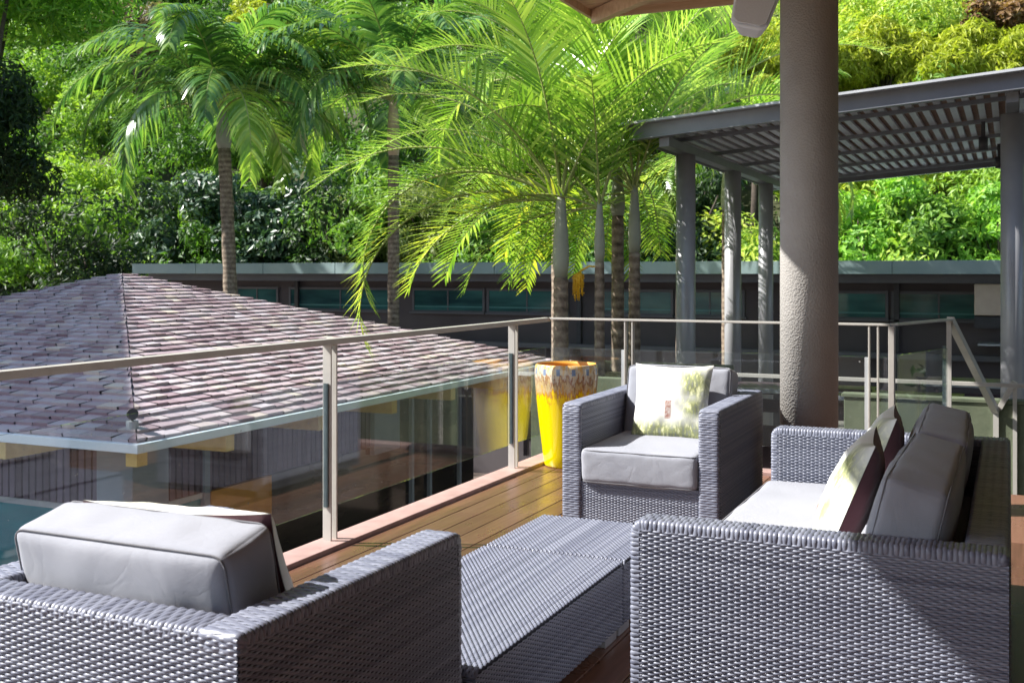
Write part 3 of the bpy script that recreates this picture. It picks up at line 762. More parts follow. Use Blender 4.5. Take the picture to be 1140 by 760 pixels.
# ------------------------------------------------------------------ long low building
def long_building():
    r = empty('long_building', (-8, 20, -1.1)); tag(r, 'long dark low building with pale green metal eave and strip windows', 'building')
    P = Vector((-8, 20, -2.9)); r.location = P
    def q(x, y, z): return tuple(Vector((x, y, z))-P)
    MB().box(q(-18.6, 20.9, -2.9), q(6, 26, 1.16)).build('wall', M['wallbrown'], r)
    MB().box(q(-18.7, 20.25, 1.16), q(6.1, 20.9, 1.315)).build('eave_band', M['bandgrey'], r)
    rf = MB(); rf.box(q(-18.95, 20.0, 1.318), q(6.2, 26.3, 1.40))
    n = len(rf.v)
    for x in np.arange(-18.95, 6.2, 1.9):
        rf.box(q(x+0.005, 19.975, 1.318), q(min(x+1.89, 6.2), 19.998, 1.55))
    rf.box(q(-18.95, 20.0, 1.402), q(6.2, 20.1, 1.545))
    rf.build('roof', M['fascia'], r, 0.004)
    # strip windows
    for (x0, x1) in ((-16.6, -15.4), (-15.1, -12.3), (-11.85, -10.1), (-10.05, -8.2), (-7.6, -6.0), (-5.95, -4.6), (-3.9, -2.0), (-1.95, -0.35), (0.9, 3.2)):
        f = MB().box(q(x0, 20.86, 0.96), q(x1, 20.897, 1.01)).box(q(x0, 20.86, 0.50), q(x1, 20.897, 0.53)).box(q(x0, 20.86, 0.532), q(x0+0.05, 20.897, 0.958)).box(q(x1-0.05, 20.86, 0.532), q(x1, 20.897, 0.958)).build('window', M['bandgrey'], r)
        MB().box(q(x0+0.052, 20.872, 0.532), q(x1-0.052, 20.89, 0.958)).build('pane', M['teal'], f)
        MB().box(q(x0-0.04, 20.80, 0.462), q(x1+0.04, 20.897, 0.498)).build('sill', M['bandgrey'], f)
        MB().box(q(x0+0.06, 20.862, 0.60), q(x1-0.06, 20.870, 0.625)).build('glazing_bar', M['tealbar'], f)
        MB().box(q((x0+x1)/2-0.015, 20.858, 0.532), q((x0+x1)/2+0.015, 20.8715, 0.599)).box(q((x0+x1)/2-0.015, 20.858, 0.626), q((x0+x1)/2+0.015, 20.8715, 0.958)).build('mullion', M['bandgrey'], f)
    for x in (-14.9, -8.0, -4.3, -1.9):
        MB().box(q(x, 20.80, -1.1), q(x+0.09, 20.897, 1.158)).build('pilaster', M['darkmetal'], r)
    MB().box(q(-18.6, 20.7, -0.20), q(6, 20.895, -0.10)).build('ledge', M['bandgrey'], r)
    b = MB().box(q(-0.55, 20.2, 0.62), q(-0.02, 20.85, 1.15)).build('wall_box', M['beigebox'], r, 0.01)
    MB().box(q(-0.55, 20.2, 0.40), q(-0.02, 20.85, 0.60)).box(q(-0.5, 20.19, 0.42), q(-0.07, 20.199, 0.58)).build('box_tray', M['darkmetal'], b)
    MB().box(q(-0.5, 20.3, 0.1), q(0.5, 20.85, 0.13)).build('shelf', M['lightedge'], r)
long_building()

# ------------------------------------------------------------------ pavilion with shingled pyramid roof
def pavilion():
    ze = -0.02; x1, y0 = -6.38, 6.78; L = 8.95; x0, y1 = x1-L, y0+L; cx, cy = x1-L/2, y0+L/2; zt = 1.33
    P = Vector((cx, cy, -2.9)); r = empty('pavilion', P); tag(r, 'pavilion below the deck with a shingled pyramid roof and pale blue gutter', 'building')
    def q(x, y, z): return tuple(Vector((x, y, z))-P)
    rise = zt-ze; half = L/2; sl = math.hypot(half, rise); nrow = 33
    rng = random.Random(11)
    V = []; F = []
    for side in range(4):
        ang = side*PI/2
        ca, sa = math.cos(ang), math.sin(ang)
        # local frame: side faces +X ; s along Y, t up the slope
        def pt(t, s, lift):
            h = half*(1-t)
            x = h + lift*rise/sl; y = s; z = ze + rise*t + lift*half/sl
            return (ca*x - sa*y + cx - P.x, sa*x + ca*y + cy - P.y, z-P.z)
        for k in range(nrow):
            t0 = k/nrow; t1 = min(1.0, (k+1.25)/nrow)
            w0 = half*(1-t0); s = -w0 - rng.uniform(0, 0.2)
            while s < w0:
                wd = rng.uniform(0.12, 0.25); a, b = max(s, -w0), min(s+wd-0.006, w0)
                s += wd
                if b-a < 0.01: continue
                j = rng.uniform(-0.10, 0.06)/nrow; lf = rng.uniform(0.028, 0.042)
                w1 = half*(1-t1)
                a1, b1 = max(a, -w1), min(b, w1)
                if b1 < a1: a1 = b1 = (w1 if a > 0 else -w1)
                n = len(V)
                tb = max(t0+j, -0.01)
                V += [pt(tb, a, lf), pt(tb, b, lf+rng.uniform(-0.004, 0.004)), pt(t1, b1, 0.004), pt(t1, a1, 0.004), pt(tb, a, 0.0), pt(tb, b, 0.0)]
                F += [(n, n+1, n+2, n+3), (n+4, n+5, n+1, n)]
    me = bpy.data.meshes.new('roof'); me.from_pydata(V, [], F); me.update()
    rf = link_mesh('roof', me, M['shingle'], r)
    mb = MB()
    c = [q(x0, y0, ze), q(x1, y0, ze), q(x1, y1, ze), q(x0, y1, ze)]; ap = q(cx, cy, zt)
    for i in range(4): mb.poly([c[i], c[(i+1) % 4], ap])
    for i in range(4):
        pass
    mb.build('roof_deck', M['bandgrey'], r)
    mb = MB()
    g = 0.07
    mb.box(q(x0-g, y0-g, ze-0.075), q(x1+g, y0, ze+0.0)).box(q(x1, y0+0.001, ze-0.075), q(x1+g, y1, ze+0.0)).box(q(x0-g, y1, ze-0.075), q(x1+g, y1+g, ze)).box(q(x0-g, y0+0.001, ze-0.075), q(x0, y1, ze))
    mb.build('gutter', M['gutter'], r, 0.006)
    MB().box(q(x0+0.02, y0+0.02, ze-0.09), q(x1-0.02, y1-0.02, ze-0.05)).build('soffit', M['yellowwood'], r)
    # rafter ends
    MB().box(q(x1-0.14, y0+0.02, ze-0.20), q(x1-0.02, y0+0.14, ze-0.092)).build('rafter', M['yellowwood'], r, 0.004)
    for y in np.arange(y0+1.1, y1, 1.45):
        MB().box(q(x1-0.75, y+0.02, ze-0.24), q(x1-0.02, y+0.14, ze-0.092)).build('rafter', M['yellowwood'], r, 0.004)
    for x in (x1-1.55, x1-3.0, x1-4.5, x1-6.0):
        MB().box(q(x-0.06, y0+0.02, ze-0.24), q(x+0.06, y0+0.75, ze-0.092)).build('rafter', M['yellowwood'], r, 0.004)
    wx, wy = x1-0.95, y0+0.95
    bx0, by1 = x0+0.95, y1-0.95
    MB().box(q(bx0, wy+0.06, -2.9), q(wx-0.06, by1, ze-0.092)).build('wall', M['darkmetal'], r)
    # slat cladding on the two faces in view
    mb = MB(); rg = random.Random(3)
    x = bx0
    while x < wx-0.45: mb.box(q(x, wy+0.0, -0.84), q(x+0.065, wy+0.055, ze-0.25)); x += 0.09
    mb.build('cladding', M['slats'], r)
    mb = MB(); y = wy+0.5
    while y < wy+4.1: mb.box(q(wx-0.055, y, -0.84), q(wx, y+0.065, ze-0.25)); y += 0.09
    mb.build('cladding', M['slats'], r)
    MB().box(q(wx-0.42, wy-0.02, -2.9), q(wx+0.02, wy+0.46, ze-0.095)).build('corner_pier', M['pier'], r, 0.01)
    MB().box(q(wx-0.1, wy+4.12, -0.95), q(wx+0.06, wy+4.75, ze-0.095)).build('pier', M['pier'], r, 0.01)
    # window strip under the slats
    for (a, b) in ((bx0, bx0+1.7), (bx0+1.75, bx0+3.4), (bx0+3.45, bx0+5.0), (bx0+5.05, wx-0.45)):
        f = MB().box(q(a, wy+0.0, -0.90), q(b, wy+0.05, -0.845)).box(q(b-0.07, wy+0.0, -2.9), q(b, wy+0.05, -0.902)).build('window', M['lightedge'], r)
        MB().box(q(a+0.01, wy+0.015, -2.85), q(b-0.075, wy+0.04, -0.905)).build('pane', M['poolglass'], f)
    f = MB().box(q(wx-0.05, wy+0.48, -0.90), q(wx, wy+1.1, -0.845)).build('window', M['lightedge'], r)
    MB().box(q(wx-0.04, wy+0.48, -2.9), q(wx-0.015, wy+0.95, -0.905)).build('pane', M['poolglass'], f)
    MB().box(q(wx-0.05, wy+0.96, -2.9), q(wx+0.03, wy+1.04, -0.30)).build('mullion', M['pier'], r)
    MB().box(q(wx-0.045, wy+1.06, -2.9), q(wx+0.03, wy+2.05, -0.85)).build('door', M['orangewood'], r, 0.004)
    f = MB().box(q(wx-0.05, wy+4.8, -0.34), q(wx, by1, ze-0.095)).build('window', M['bandgrey'], r)
    MB().box(q(wx-0.045, wy+2.1, -2.9), q(wx-0.01, by1, -0.86)).box(q(wx-0.045, wy+4.8, -0.858), q(wx-0.01, by1, -0.35)).build('pane', M['darkglass'], f)
    for y in (wy+5.1, wy+5.6, wy+6.5):
        MB().box(q(wx-0.008, y, -2.9), q(wx+0.04, y+0.06, -0.1)).build('mullion', M['pier'], r)
pavilion()
def floodlight():
    r = empty('roof_floodlight', (-6.62, 6.98, 0.10)); tag(r, 'small round floodlight on the pavilion roof corner by the gutter', 'floodlight')
    MB().tube([(0, 0, -0.08), (0, 0, 0.02)], 0.05, 16).build('base', M['lightedge'], r)
    MB().tube([(-0.03, 0.02, 0.07), (0.05, -0.05, 0.085), (0.07, -0.07, 0.09)], [0.03, 0.048, 0.045], 18).build('lamp_head', M['darkmetal'], r, smooth=True)
    MB().tube([(0, 0, 0.02), (0, 0, 0.06)], 0.012, 10).build('stem', M['darkmetal'], r)
floodlight()

# unseen block added at left, shaped to shade the pavilion's near roof face
def shade_block():
    C1 = Vector((-6.38, 6.78, 0.02)); ap = Vector((-10.855, 11.255, 1.36)); h = (ap-C1)
    s = sd.normalized(); k = 13.0
    A = C1 + s*k - h*0.35; B = C1 + s*k + h*2.1
    wv = Vector((-1, -1, -0.10))*7.0
    r = empty('added_shade_block', (A+B)/2 + wv/2 - Vector((0, 0, (A.z+B.z)/2+wv.z/2+2.9))); P = r.location.copy()
    tag(r, 'added unseen pale block with a pitched roof, shading the pavilion from the left', 'building')
    mb = MB()
    up = Vector((0, 0, 0.15))
    pts = [A, B, B+wv, A+wv]
    mb.v = [tuple(p-P) for p in pts] + [tuple(p+Vector((0,0,-0.15))-P) for p in pts]
    mb.f = [(0,1,2,3),(7,6,5,4),(0,4,5,1),(1,5,6,2),(2,6,7,3),(3,7,4,0)]
    mb.build('roof', M['bandgrey'], r)
    c = (A+B)/2+wv/2
    ins = [c+(p-c)*0.86 for p in pts]
    mb = MB(); mb.v = [tuple(Vector((p.x, p.y, -2.9))-P) for p in ins]+[tuple(p+Vector((0,0,-0.2))-P) for p in ins]
    mb.f = [(3,2,1,0),(4,5,6,7),(0,1,5,4),(1,2,6,5),(2,3,7,6),(3,0,4,7)]
    mb.build('wall', M['palewall'], r)
shade_block()

# ------------------------------------------------------------------ furniture
seating('armchair', 'grey woven wicker armchair beside the yellow pot, facing the camera', 'armchair', (-1.715, 5.845, 0), 0, 0.83, 1.05, 1, 'wicker armchairs', 3)
seating('armchair', 'grey woven wicker armchair in the left foreground, seen from behind', 'armchair', (-1.73, 2.125, 0), PI, 0.83, 0.93, 1, 'wicker armchairs', 7)
seating('sofa', 'two seat grey woven wicker sofa at the right with its side to the camera', 'sofa', (-0.48, 3.93, 0), -PI/2, 2.07, 0.96, 2, None, 15)
def low_table(name, label, cat, x0, x1, y0, y1):
    cx, cy = (x0+x1)/2, (y0+y1)/2; r = empty(name, (cx, cy, 0)); tag(r, label, cat)
    hx, hy = (x1-x0)/2, (y1-y0)/2; H = 0.288; z0 = 0.055
    wv = Weave()
    cr = rounded([(-hx, -0.02), (-hx, 0), (hx, 0), (hx, -0.02)], 0.012)
    wv.surf(rounded([(-hy, -0.02), (-hy, 0), (hy, 0), (hy, -0.03)], 0.020), [(0, 0), (2*hx, 0)], (-hx, 0, H), Y_, Z_, X_, pitch=0.0088, stake=0.0125)
    o = wv.build('tabletop', r)
    join_shell(o, [((-hx+0.006, -hy+0.006, H-0.03), (hx-0.006, hy-0.006, H-0.007))])
    wv = Weave()
    for (O, A, n, la) in (((-hx, -hy, z0), X_, nY, 2*hx), ((-hx, hy, z0), X_, Y_, 2*hx), ((-hx, -hy, z0), Y_, nX, 2*hy), ((hx, -hy, z0), Y_, X_, 2*hy)):
        wv.flat(O, A, Z_, n, la, H-0.022-z0)
    o = wv.build('side_panels', r)
    join_shell(o, [((-hx+0.006, -hy+0.006, z0+0.004), (hx-0.006, hy-0.006, H-0.035))])
    for fx in (-1, 1):
        for fy in (-1, 1):
            MB().box((fx*(hx-0.05)-0.03, fy*(hy-0.07)-0.06, 0), (fx*(hx-0.05)+0.03, fy*(hy-0.07)+0.06, z0)).build('foot', M['foot'], r, 0.004)
low_table('coffee_table', 'long low woven wicker table between the armchairs and the sofa', 'coffee table', -1.86, -1.30, 2.63, 3.855)
low_table('footstool', 'square low woven wicker footstool pushed against the far end of the wicker table', 'footstool', -1.86, -1.30, 3.862, 4.46)

R = math.radians
throw_pillow('throw_pillow', 'white pillow with green palm print propped on the far armchair seat', (-1.70, 5.88, 0.63), (R(-20), R(0), R(4)), 0.44, 0.06, seed=2)
throw_pillow('throw_pillow', 'maroon backed palm print pillow nearer the camera on the sofa', (-0.47, 3.63, 0.625), (R(-22), 0, R(-84)), 0.45, 0.075, seed=5)
throw_pillow('throw_pillow', 'maroon backed palm print pillow farther along the sofa', (-0.46, 4.28, 0.625), (R(-20), 0, R(-84)), 0.45, 0.075, seed=8)
throw_pillow('throw_pillow', 'cream pillow with maroon back behind the back cushion of the left foreground armchair', (-1.74, 2.05, 0.618), (R(-24), R(1), R(183)), 0.46, 0.11, 0.02, seed=11).scale = (1.14, 1, 0.94)

# ------------------------------------------------------------------ yellow pot
r = empty('plant_pot', (-2.83, 7.16, 0.0)); tag(r, 'tall glossy yellow ceramic pot with drip glazed rim in the deck corner', 'pot')
prof = [(0.0, 0.001), (0.148, 0.001), (0.155, 0.012), (0.165, 0.08), (0.19, 0.28), (0.212, 0.48), (0.223, 0.62), (0.222, 0.68), (0.217, 0.705), (0.208, 0.712)]
MB().lathe(prof, 96).build('body', M['glaze'], r, smooth=True)
MB().lathe([(0.2075, 0.7115), (0.198, 0.708), (0.193, 0.69), (0.197, 0.66), (0.19, 0.5), (0.16, 0.2), (0.0, 0.15)], 96).build('inner_wall', M['terracotta'], r, smooth=True)

# ------------------------------------------------------------------ palms
def frond_mesh(rng, L, az, e0, bend, ll, nl=38, droop=0.5, vee=0.5, start=0.16, width=0.034, name='frond', roll=0.0):
    """one pinnate leaf in palm coordinates, growing from the origin"""
    ns = 26
    pts = []; tans = []; p = np.zeros(3); sw = rng.uniform(-0.25, 0.25)
    for i in range(ns+1):
        t = i/ns; el = e0 - bend*t**1.35; a = az + sw*t
        d = np.array([math.cos(a)*math.cos(el), math.sin(a)*math.cos(el), math.sin(el)])
        pts.append(p.copy()); tans.append(d); p = p + d*L/ns
    pts = np.array(pts); tans = np.array(tans)
    V = []; F = []
    # rachis
    for i in range(0, ns+1):
        d = tans[i]; side = np.cross(d, [0, 0, 1.0]); side /= max(1e-6, np.linalg.norm(side)); up = np.cross(side, d)
        rr = 0.016*(1-0.85*i/ns)*L/2.4
        for k in range(4):
            c, s = math.cos(k*PI/2), math.sin(k*PI/2); V.append(pts[i]+side*rr*c+up*rr*s)
    for i in range(ns):
        for k in range(4):
            a = i*4+k; b = i*4+(k+1) % 4; F.append((a, b, b+4, a+4))
    nr = len(F)
    for j in range(nl):
        t = start + (1-start)*(j+0.5)/nl
        fi = t*ns; i = min(ns-1, int(fi)); f = fi-i
        base = pts[i]*(1-f)+pts[i+1]*f; d = tans[i]
        side = np.cross(d, [0, 0, 1.0]); side /= max(1e-6, np.linalg.norm(side)); up = np.cross(side, d)
        u = (t-start)/(1-start)
        ln = ll*(0.45+0.55*math.sin(PI*min(1, u*1.15+0.12)))*(1 if u < 0.85 else (1-(u-0.85)*3.0))
        ln = max(ln, ll*0.3)
        fwd = 0.45+0.75*u
        for sg in (-1, 1):
            lnn = ln*rng.uniform(0.88, 1.1); ve = vee+rng.uniform(-0.22, 0.22)
            v = side*sg*(1.0) + d*(fwd+rng.uniform(-0.1, 0.1)) + up*ve
            v /= np.linalg.norm(v)
            wd = width*rng.uniform(0.8, 1.15)
            q = base.copy(); n0 = len(V); seg = 4
            dr = droop*rng.uniform(0.7, 1.3)
            for k in range(seg+1):
                s = k/seg
                vv = v + np.array([0, 0, -1.0])*dr*(s**1.3)*1.6; vv /= np.linalg.norm(vv)
                wdir = np.cross(vv, up*0.9+side*sg*0.2); wdir /= max(1e-6, np.linalg.norm(wdir))
                ww = wd*(0.35+0.65*math.sin(PI*min(1, s*0.75+0.22)))*(1-s**3*0.95)*0.5
                V.append(q-wdir*ww); V.append(q+wdir*ww)
                q = q + vv*lnn/seg
            for k in range(seg):
                a = n0+2*k; F.append((a, a+1, a+3, a+2))
    me = np_mesh(name, np.array(V), np.array(F), True)
    mi = np.zeros(len(F), dtype=np.int32); mi[:nr] = 1
    return me, mi

def palm(name, label, X, Y, zb, zc, r0, nf, L, ll, mats, seed, kind='stiff', lean=(0, 0), shaft=0.85, azs=None, shaft_mat='shaft', width=0.034, extra=(), droop=None, skip=None):
    rng = random.Random(seed)
    root = empty(name, (X, Y, zb)); tag(root, label, 'palm tree', 'palm trees behind the deck')
    H = zc-zb
    def c(t): return np.array([lean[0]*t*t, lean[1]*t*t, H*t])
    ts = np.linspace(0, 1-shaft/H, 24)
    MB().tube([tuple(c(t)) for t in ts], [r0*(1.15-0.2*t)*(1+0.05*math.sin(k*2.4)) for k, t in enumerate(ts)], 16).build('trunk', M['trunk'], root, smooth=True)
    ts = np.linspace(1-shaft/H, 1.0, 8)
    sh = [0.92, 1.18, 1.2, 1.1, 0.98, 0.85, 0.7, 0.5]
    MB().tube([tuple(c(t)) for t in ts], [r0*s for s in sh], 16).build('crownshaft', M[shaft_mat], root, smooth=True)
    top = c(1-0.12*shaft/H)
    specs = []
    for k in range(nf):
        az = k*2.39996 + rng.uniform(-0.2, 0.2)
        u = k/(nf-1)                 # young to old
        e0 = R(80 - 62*u + rng.uniform(-6, 6))
        bend = R(55 + 60*u + rng.uniform(-10, 10)) if kind == 'stiff' else R(95 + 55*u + rng.uniform(-10, 10))
        specs.append((az, e0, bend, L*rng.uniform(0.85, 1.08), mats[0] if u < (0.88 if kind == 'stiff' else 0.93) else mats[min(1, len(mats)-1)]))
    specs += list(extra)
    for (az, e0, bend, Lf, mk) in specs:
        if skip and skip(az, e0): continue
        dr = droop if droop is not None else (0.22 if kind == 'stiff' else 0.85)
        me, mi = frond_mesh(rng, Lf, az, e0, bend, ll, nl=int(36*Lf/2.4)+6, droop=dr, vee=0.45 if kind == 'stiff' else 0.1, width=width)
        me.materials.append(LM[mk]); me.materials.append(M['rachis'])
        me.polygons.foreach_set('material_index', mi)
        o = link_mesh('frond', me, None, root); o.location = tuple(top)
    return root, top
# fronds that would push into the pergola are kept short of it
def keep_left(az, e0):
    a = math.degrees(az) % 360
    return ((a > 290 or a < 75) and e0 < R(62)) or (232 < a < 345 and e0 < R(48))
palm('palm_tree', 'palm tree directly behind the yellow pot, with a long yellow frond drooping left', -3.99, 9.95, 0.30, 2.15, 0.068, 17, 2.5, 0.68, ('palm', 'palmold'), 21,
     lean=(-0.02, 0.05), shaft=0.85, skip=keep_left, width=0.028, extra=[(R(203), R(14), R(128), 3.0, 'palmold'), (R(208), R(30), R(150), 2.9, 'palm'), (R(150), R(12), R(85), 2.2, 'palm'), (R(110), R(20), R(95), 2.2, 'palm'), (R(175), R(5), R(80), 2.1, 'palmold'), (R(196), R(52), R(105), 2.4, 'palm'), (R(212), R(5), R(75), 1.8, 'palmold'), (R(190), R(66), R(80), 2.6, 'palm'), (R(215), R(35), R(80), 2.6, 'palm'), (R(120), R(70), R(60), 2.6, 'palm'), (R(60), R(78), R(50), 2.5, 'palm')])
rt, tp = palm('palm_tree', 'thin palm tree with a hanging orange fruit cluster, right of the palm behind the pot', -3.68, 10.2, 0.30, 2.05, 0.045, 14, 2.0, 0.58, ('palm', 'palmold'), 22, shaft=0.6, width=0.026, skip=keep_left, extra=[(R(100), R(15), R(90), 2.0, 'palm'), (R(140), R(5), R(80), 1.9, 'palmold'), (R(195), R(0), R(75), 1.7, 'palm')])
# fruit cluster
rng = random.Random(5); mb = MB()
tpz = 1.10
mb.tube([(0, 0, tpz), (-0.09, -0.05, tpz+0.01), (-0.17, -0.09, tpz-0.04)], 0.009, 8)
for k in range(34):
    a = rng.uniform(0, 2*PI); rr = rng.uniform(0.0, 0.055); x, y = -0.18+rr*math.cos(a), -0.1+rr*math.sin(a)
    l = rng.uniform(0.18, 0.34); mb.tube([(-0.17, -0.09, tpz-0.04), (x, y, tpz-0.08), (x*1.02, y*1.05, tpz-l)], [0.004, 0.007, 0.005], 5)
    for m_ in range(7):
        z = tpz-0.08-(l-0.08)*m_/7; dx, dy = rng.uniform(-0.012, 0.012), rng.uniform(-0.012, 0.012)
        mb.tube([(x+dx, y+dy, z+0.008), (x+dx, y+dy, z), (x+dx, y+dy, z-0.008)], [0.003, 0.009, 0.003], 5)
mb.build('fruit_cluster', M['fruit'], rt, smooth=True)
palm('palm_tree', 'rougher palm tree whose trunk stands close behind the fruiting palm', -3.80, 11.1, -1.1, 2.45, 0.065, 15, 2.4, 0.65, ('palm', 'palmold'), 23, shaft=0.5, width=0.028, skip=keep_left, extra=[(R(95), R(10), R(80), 2.2, 'palm'), (R(125), R(0), R(85), 2.1, 'palm'), (R(160), R(10), R(90), 2.2, 'palmold')])
palm('palm_tree', 'palm tree with a pale swollen trunk top, rightmost of the trunks behind the railing', -3.50, 10.75, 0.30, 2.25, 0.055, 16, 2.3, 0.62, ('palm', 'palmold'), 24, shaft=0.7, width=0.028, skip=keep_left, extra=[(R(100), R(20), R(95), 2.2, 'palm'), (R(130), R(5), R(80), 2.0, 'palm'), (R(175), R(0), R(80), 1.9, 'palm')])
palm('palm_tree', 'tall palm tree whose fronds spread above the left end of the pergola', -3.95, 14.2, -2.9, 3.35, 0.09, 18, 2.8, 0.75, ('palm', 'palm'), 25, width=0.034, shaft=0.9)
palm('palm_tree', 'tall palm tree rising highest behind the cluster of palms at the yellow pot', -5.9, 14.6, -2.9, 4.1, 0.09, 18, 2.8, 0.75, ('palm', 'palm'), 26, width=0.034, shaft=0.9)
palm('palm_tree', 'palm tree with hanging fronds seen between the left columns of the pergola', -4.4, 18.6, -2.9, 3.3, 0.09, 18, 3.0, 0.85, ('palm', 'palmold'), 29, width=0.045, shaft=0.9, kind='droop')
palm('palm_tree', 'palm tree with drooping glossy dark fronds beyond the pavilion roof on the left', -13.75, 17.2, -2.9, 4.55, 0.125, 20, 3.7, 1.0, ('palmdark', 'palm'), 27, kind='droop', width=0.06, shaft=0.8, lean=(-0.2, -0.1), droop=1.1,
     extra=[(R(204), R(50), R(140), 4.2, 'palmdark'), (R(24), R(50), R(150), 4.0, 'palmdark'), (R(290), R(75), R(150), 3.9, 'palmdark')])
palm('palm_tree', 'palm tree with a beige trunk top in front of the long building, left of centre', -11.1, 18.8, -2.9, 4.85, 0.11, 19, 3.8, 1.0, ('palmdark', 'palm'), 28, kind='droop', width=0.06, shaft=1.2, shaft_mat='shaftbeige', droop=1.0,
     extra=[(R(206), R(62), R(165), 4.6, 'palmold'), (R(200), R(40), R(120), 4.0, 'palmdark')])

# ------------------------------------------------------------------ broadleaf trees and the wooded hillside
def leaf_cloud(rng, n, cent, rad, size, aspect=0.42, up=0.5, shell=0.35, droop=0.3):
    """n leaves round clump centres cent (k,3) with radii rad (k,)"""
    k = rng.integers(0, len(cent), n)
    d = rng.standard_normal((n, 3)); d /= np.linalg.norm(d, axis=1)[:, None]
    rr = rad[k]*(1-shell*rng.random(n)**1.5)
    P = cent[k]+d*rr[:, None]*np.array([1, 1, 0.8])
    nr = d*0.9 + np.array([0, 0, up]) + rng.standard_normal((n, 3))*0.55
    nr /= np.linalg.norm(nr, axis=1)[:, None]
    tv = rng.standard_normal((n, 3))+np.array([0, 0, -droop])*2; tv -= nr*np.sum(tv*nr, 1)[:, None]; tv /= np.linalg.norm(tv, axis=1)[:, None]
    bv = np.cross(nr, tv)
    s = (size*rng.uniform(0.6, 1.3, n))[:, None]
    V = np.stack([P-tv*s*0.5, P+bv*s*aspect*0.5-tv*s*0.05+nr*s*0.06, P+tv*s*0.55-nr*s*0.08, P-bv*s*aspect*0.5-tv*s*0.05+nr*s*0.06], 1)
    return V.reshape(-1, 3), k
def crown_points(rng, R3, nc, flat=0.0):
    d = rng.standard_normal((nc, 3)); d /= np.linalg.norm(d, axis=1)[:, None]
    d[:, 2] = np.abs(d[:, 2])*1.0 - 0.35*(rng.random(nc) < 0.35)
    q = rng.uniform(0.35, 0.95, nc)[:, None]
    return d*q*np.array(R3)
def tree(name, label, X, Y, z0, H, R3, leafmat, low=False, n=9000, size=0.22, seed=0, nc=34, aspect=0.42, group='trees on the hillside', crad=0.30, cat='tree', droop=0.3):
    rng = np.random.default_rng(seed); rr = random.Random(seed)
    root = empty(name, (X, Y, z0)); tag(root, label, cat, group)
    zc = H-R3[2]*0.55
    if low: R3 = (R3[0], R3[1], H*0.60); zc = H*0.48
    cp = crown_points(rng, R3, nc)
    if low: cp[:, 2] = rng.uniform(-0.75, 0.75, nc)*R3[2]*0.95
    cp[:, 2] += zc
    rad = rng.uniform(0.7, 1.25, nc)*crad*np.mean(R3)
    V, _ = leaf_cloud(rng, n, cp, rad, size, aspect, droop=droop)
    me = np_mesh('crown', V, np.arange(len(V)).reshape(-1, 4), False)
    link_mesh('crown', me, LM[leafmat], root)
    mb = MB(); tr = 0.05*H**0.9*0.35+0.05
    mb.tube([(0, 0, -0.4), (0.05, 0, zc*0.4), (-0.05, 0.05, zc*0.9), (0, 0, zc+R3[2]*0.3)], [tr*1.3, tr, tr*0.7, tr*0.25], 10)
    for k in range(min(9, nc)):
        c = cp[k]; mb.tube([(0, 0, zc*rr.uniform(0.4, 0.85)), (c[0]*0.5, c[1]*0.5, (zc*0.6+c[2])*0.5+0.2), tuple(c)], [tr*0.5, tr*0.32, tr*0.08], 7)
    mb.build('trunk', M['bark'], root, smooth=True)
    return root
def at(px, py, Y):
    """world point on the plane y = Y seen at photo pixel px, py (used for laying out the wood)"""
    t_ = (px-570)/1222; d = Y/(0.9107+0.4131*t_)
    return d*(-0.4131+0.9107*t_), Y, 1.35+(303-py)*d/1222
def tree_at(px, py_top, Y, wpx, leafmat, label, name='tree', hpx=None, **k):
    x, y, zt = at(px, py_top, Y); d = -0.4131*x+0.9107*y
    rw = wpx/2*d/1222; z0 = float(hill_z(np.array(x), np.array(Y))); H = max(2.0, zt-z0)
    rh = (hpx/2*d/1222) if hpx else min(H*0.5, rw*0.95)
    k.setdefault('low', Y < 30 and Y > 21)
    return tree(name, label, x, y, z0, H, (rw, rw, rh), leafmat, **k)

tree_at(-25, -80, 19, 330, 'bright', 'bright green tree at the left edge leaning over the pavilion roof', n=15000, size=0.34, seed=31, aspect=0.22, nc=46, hpx=330)
tree_at(95, 190, 22.5, 190, 'dark', 'dark green tree behind the peak of the pavilion roof', n=12000, size=0.20, seed=32, hpx=200)
tree_at(-25, 110, 17.5, 170, 'dark', 'dark leafy tree low at the left edge just above the pavilion roof', n=11000, size=0.26, seed=33, aspect=0.25, hpx=260)
tree_at(155, 15, 36, 120, 'grey', 'grey brown dry looking tree high on the slope left of the drooping palm', n=9000, size=0.22, seed=34)
tree_at(295, 15, 34, 90, 'yellow', 'yellow green tree behind the top of the left drooping palm', n=8000, size=0.24, seed=35)
tree_at(215, 180, 27.5, 130, 'glossy', 'glossy dark shrub above the roof of the long building, left of the left palm trunk', 'shrub', n=9000, size=0.24, seed=36, cat='shrub', aspect=0.5)
tree_at(305, 175, 27.5, 130, 'glossy', 'glossy dark shrub above the roof of the long building, right of the left palm trunk', 'shrub', n=9000, size=0.24, seed=37, cat='shrub', aspect=0.5)
tree_at(370, 200, 27.2, 100, 'dark', 'small dark tree between the glossy shrubs and the pale bamboo', n=7000, size=0.2, seed=38)
tree_at(420, 180, 28.2, 110, 'bamboo', 'pale yellow green bamboo clump behind the beige palm trunk', 'bamboo', n=10000, size=0.34, seed=39, aspect=0.14, cat='bamboo', droop=0.9)
tree_at(480, 210, 27.5, 110, 'bamboo', 'pale bamboo clump just left of the nearer palms', 'bamboo', n=10000, size=0.34, seed=40, aspect=0.14, cat='bamboo', droop=0.9)
tree_at(905, 50, 34, 120, 'yellow', 'yellow green tree right behind the round pillar above the pergola', n=12000, size=0.32, seed=41, aspect=0.2, droop=0.7)
tree_at(985, 45, 35, 130, 'yellow', 'yellow green feathery tree above the pergola, first to the right of the round pillar', n=12000, size=0.32, seed=42, aspect=0.2, droop=0.7)
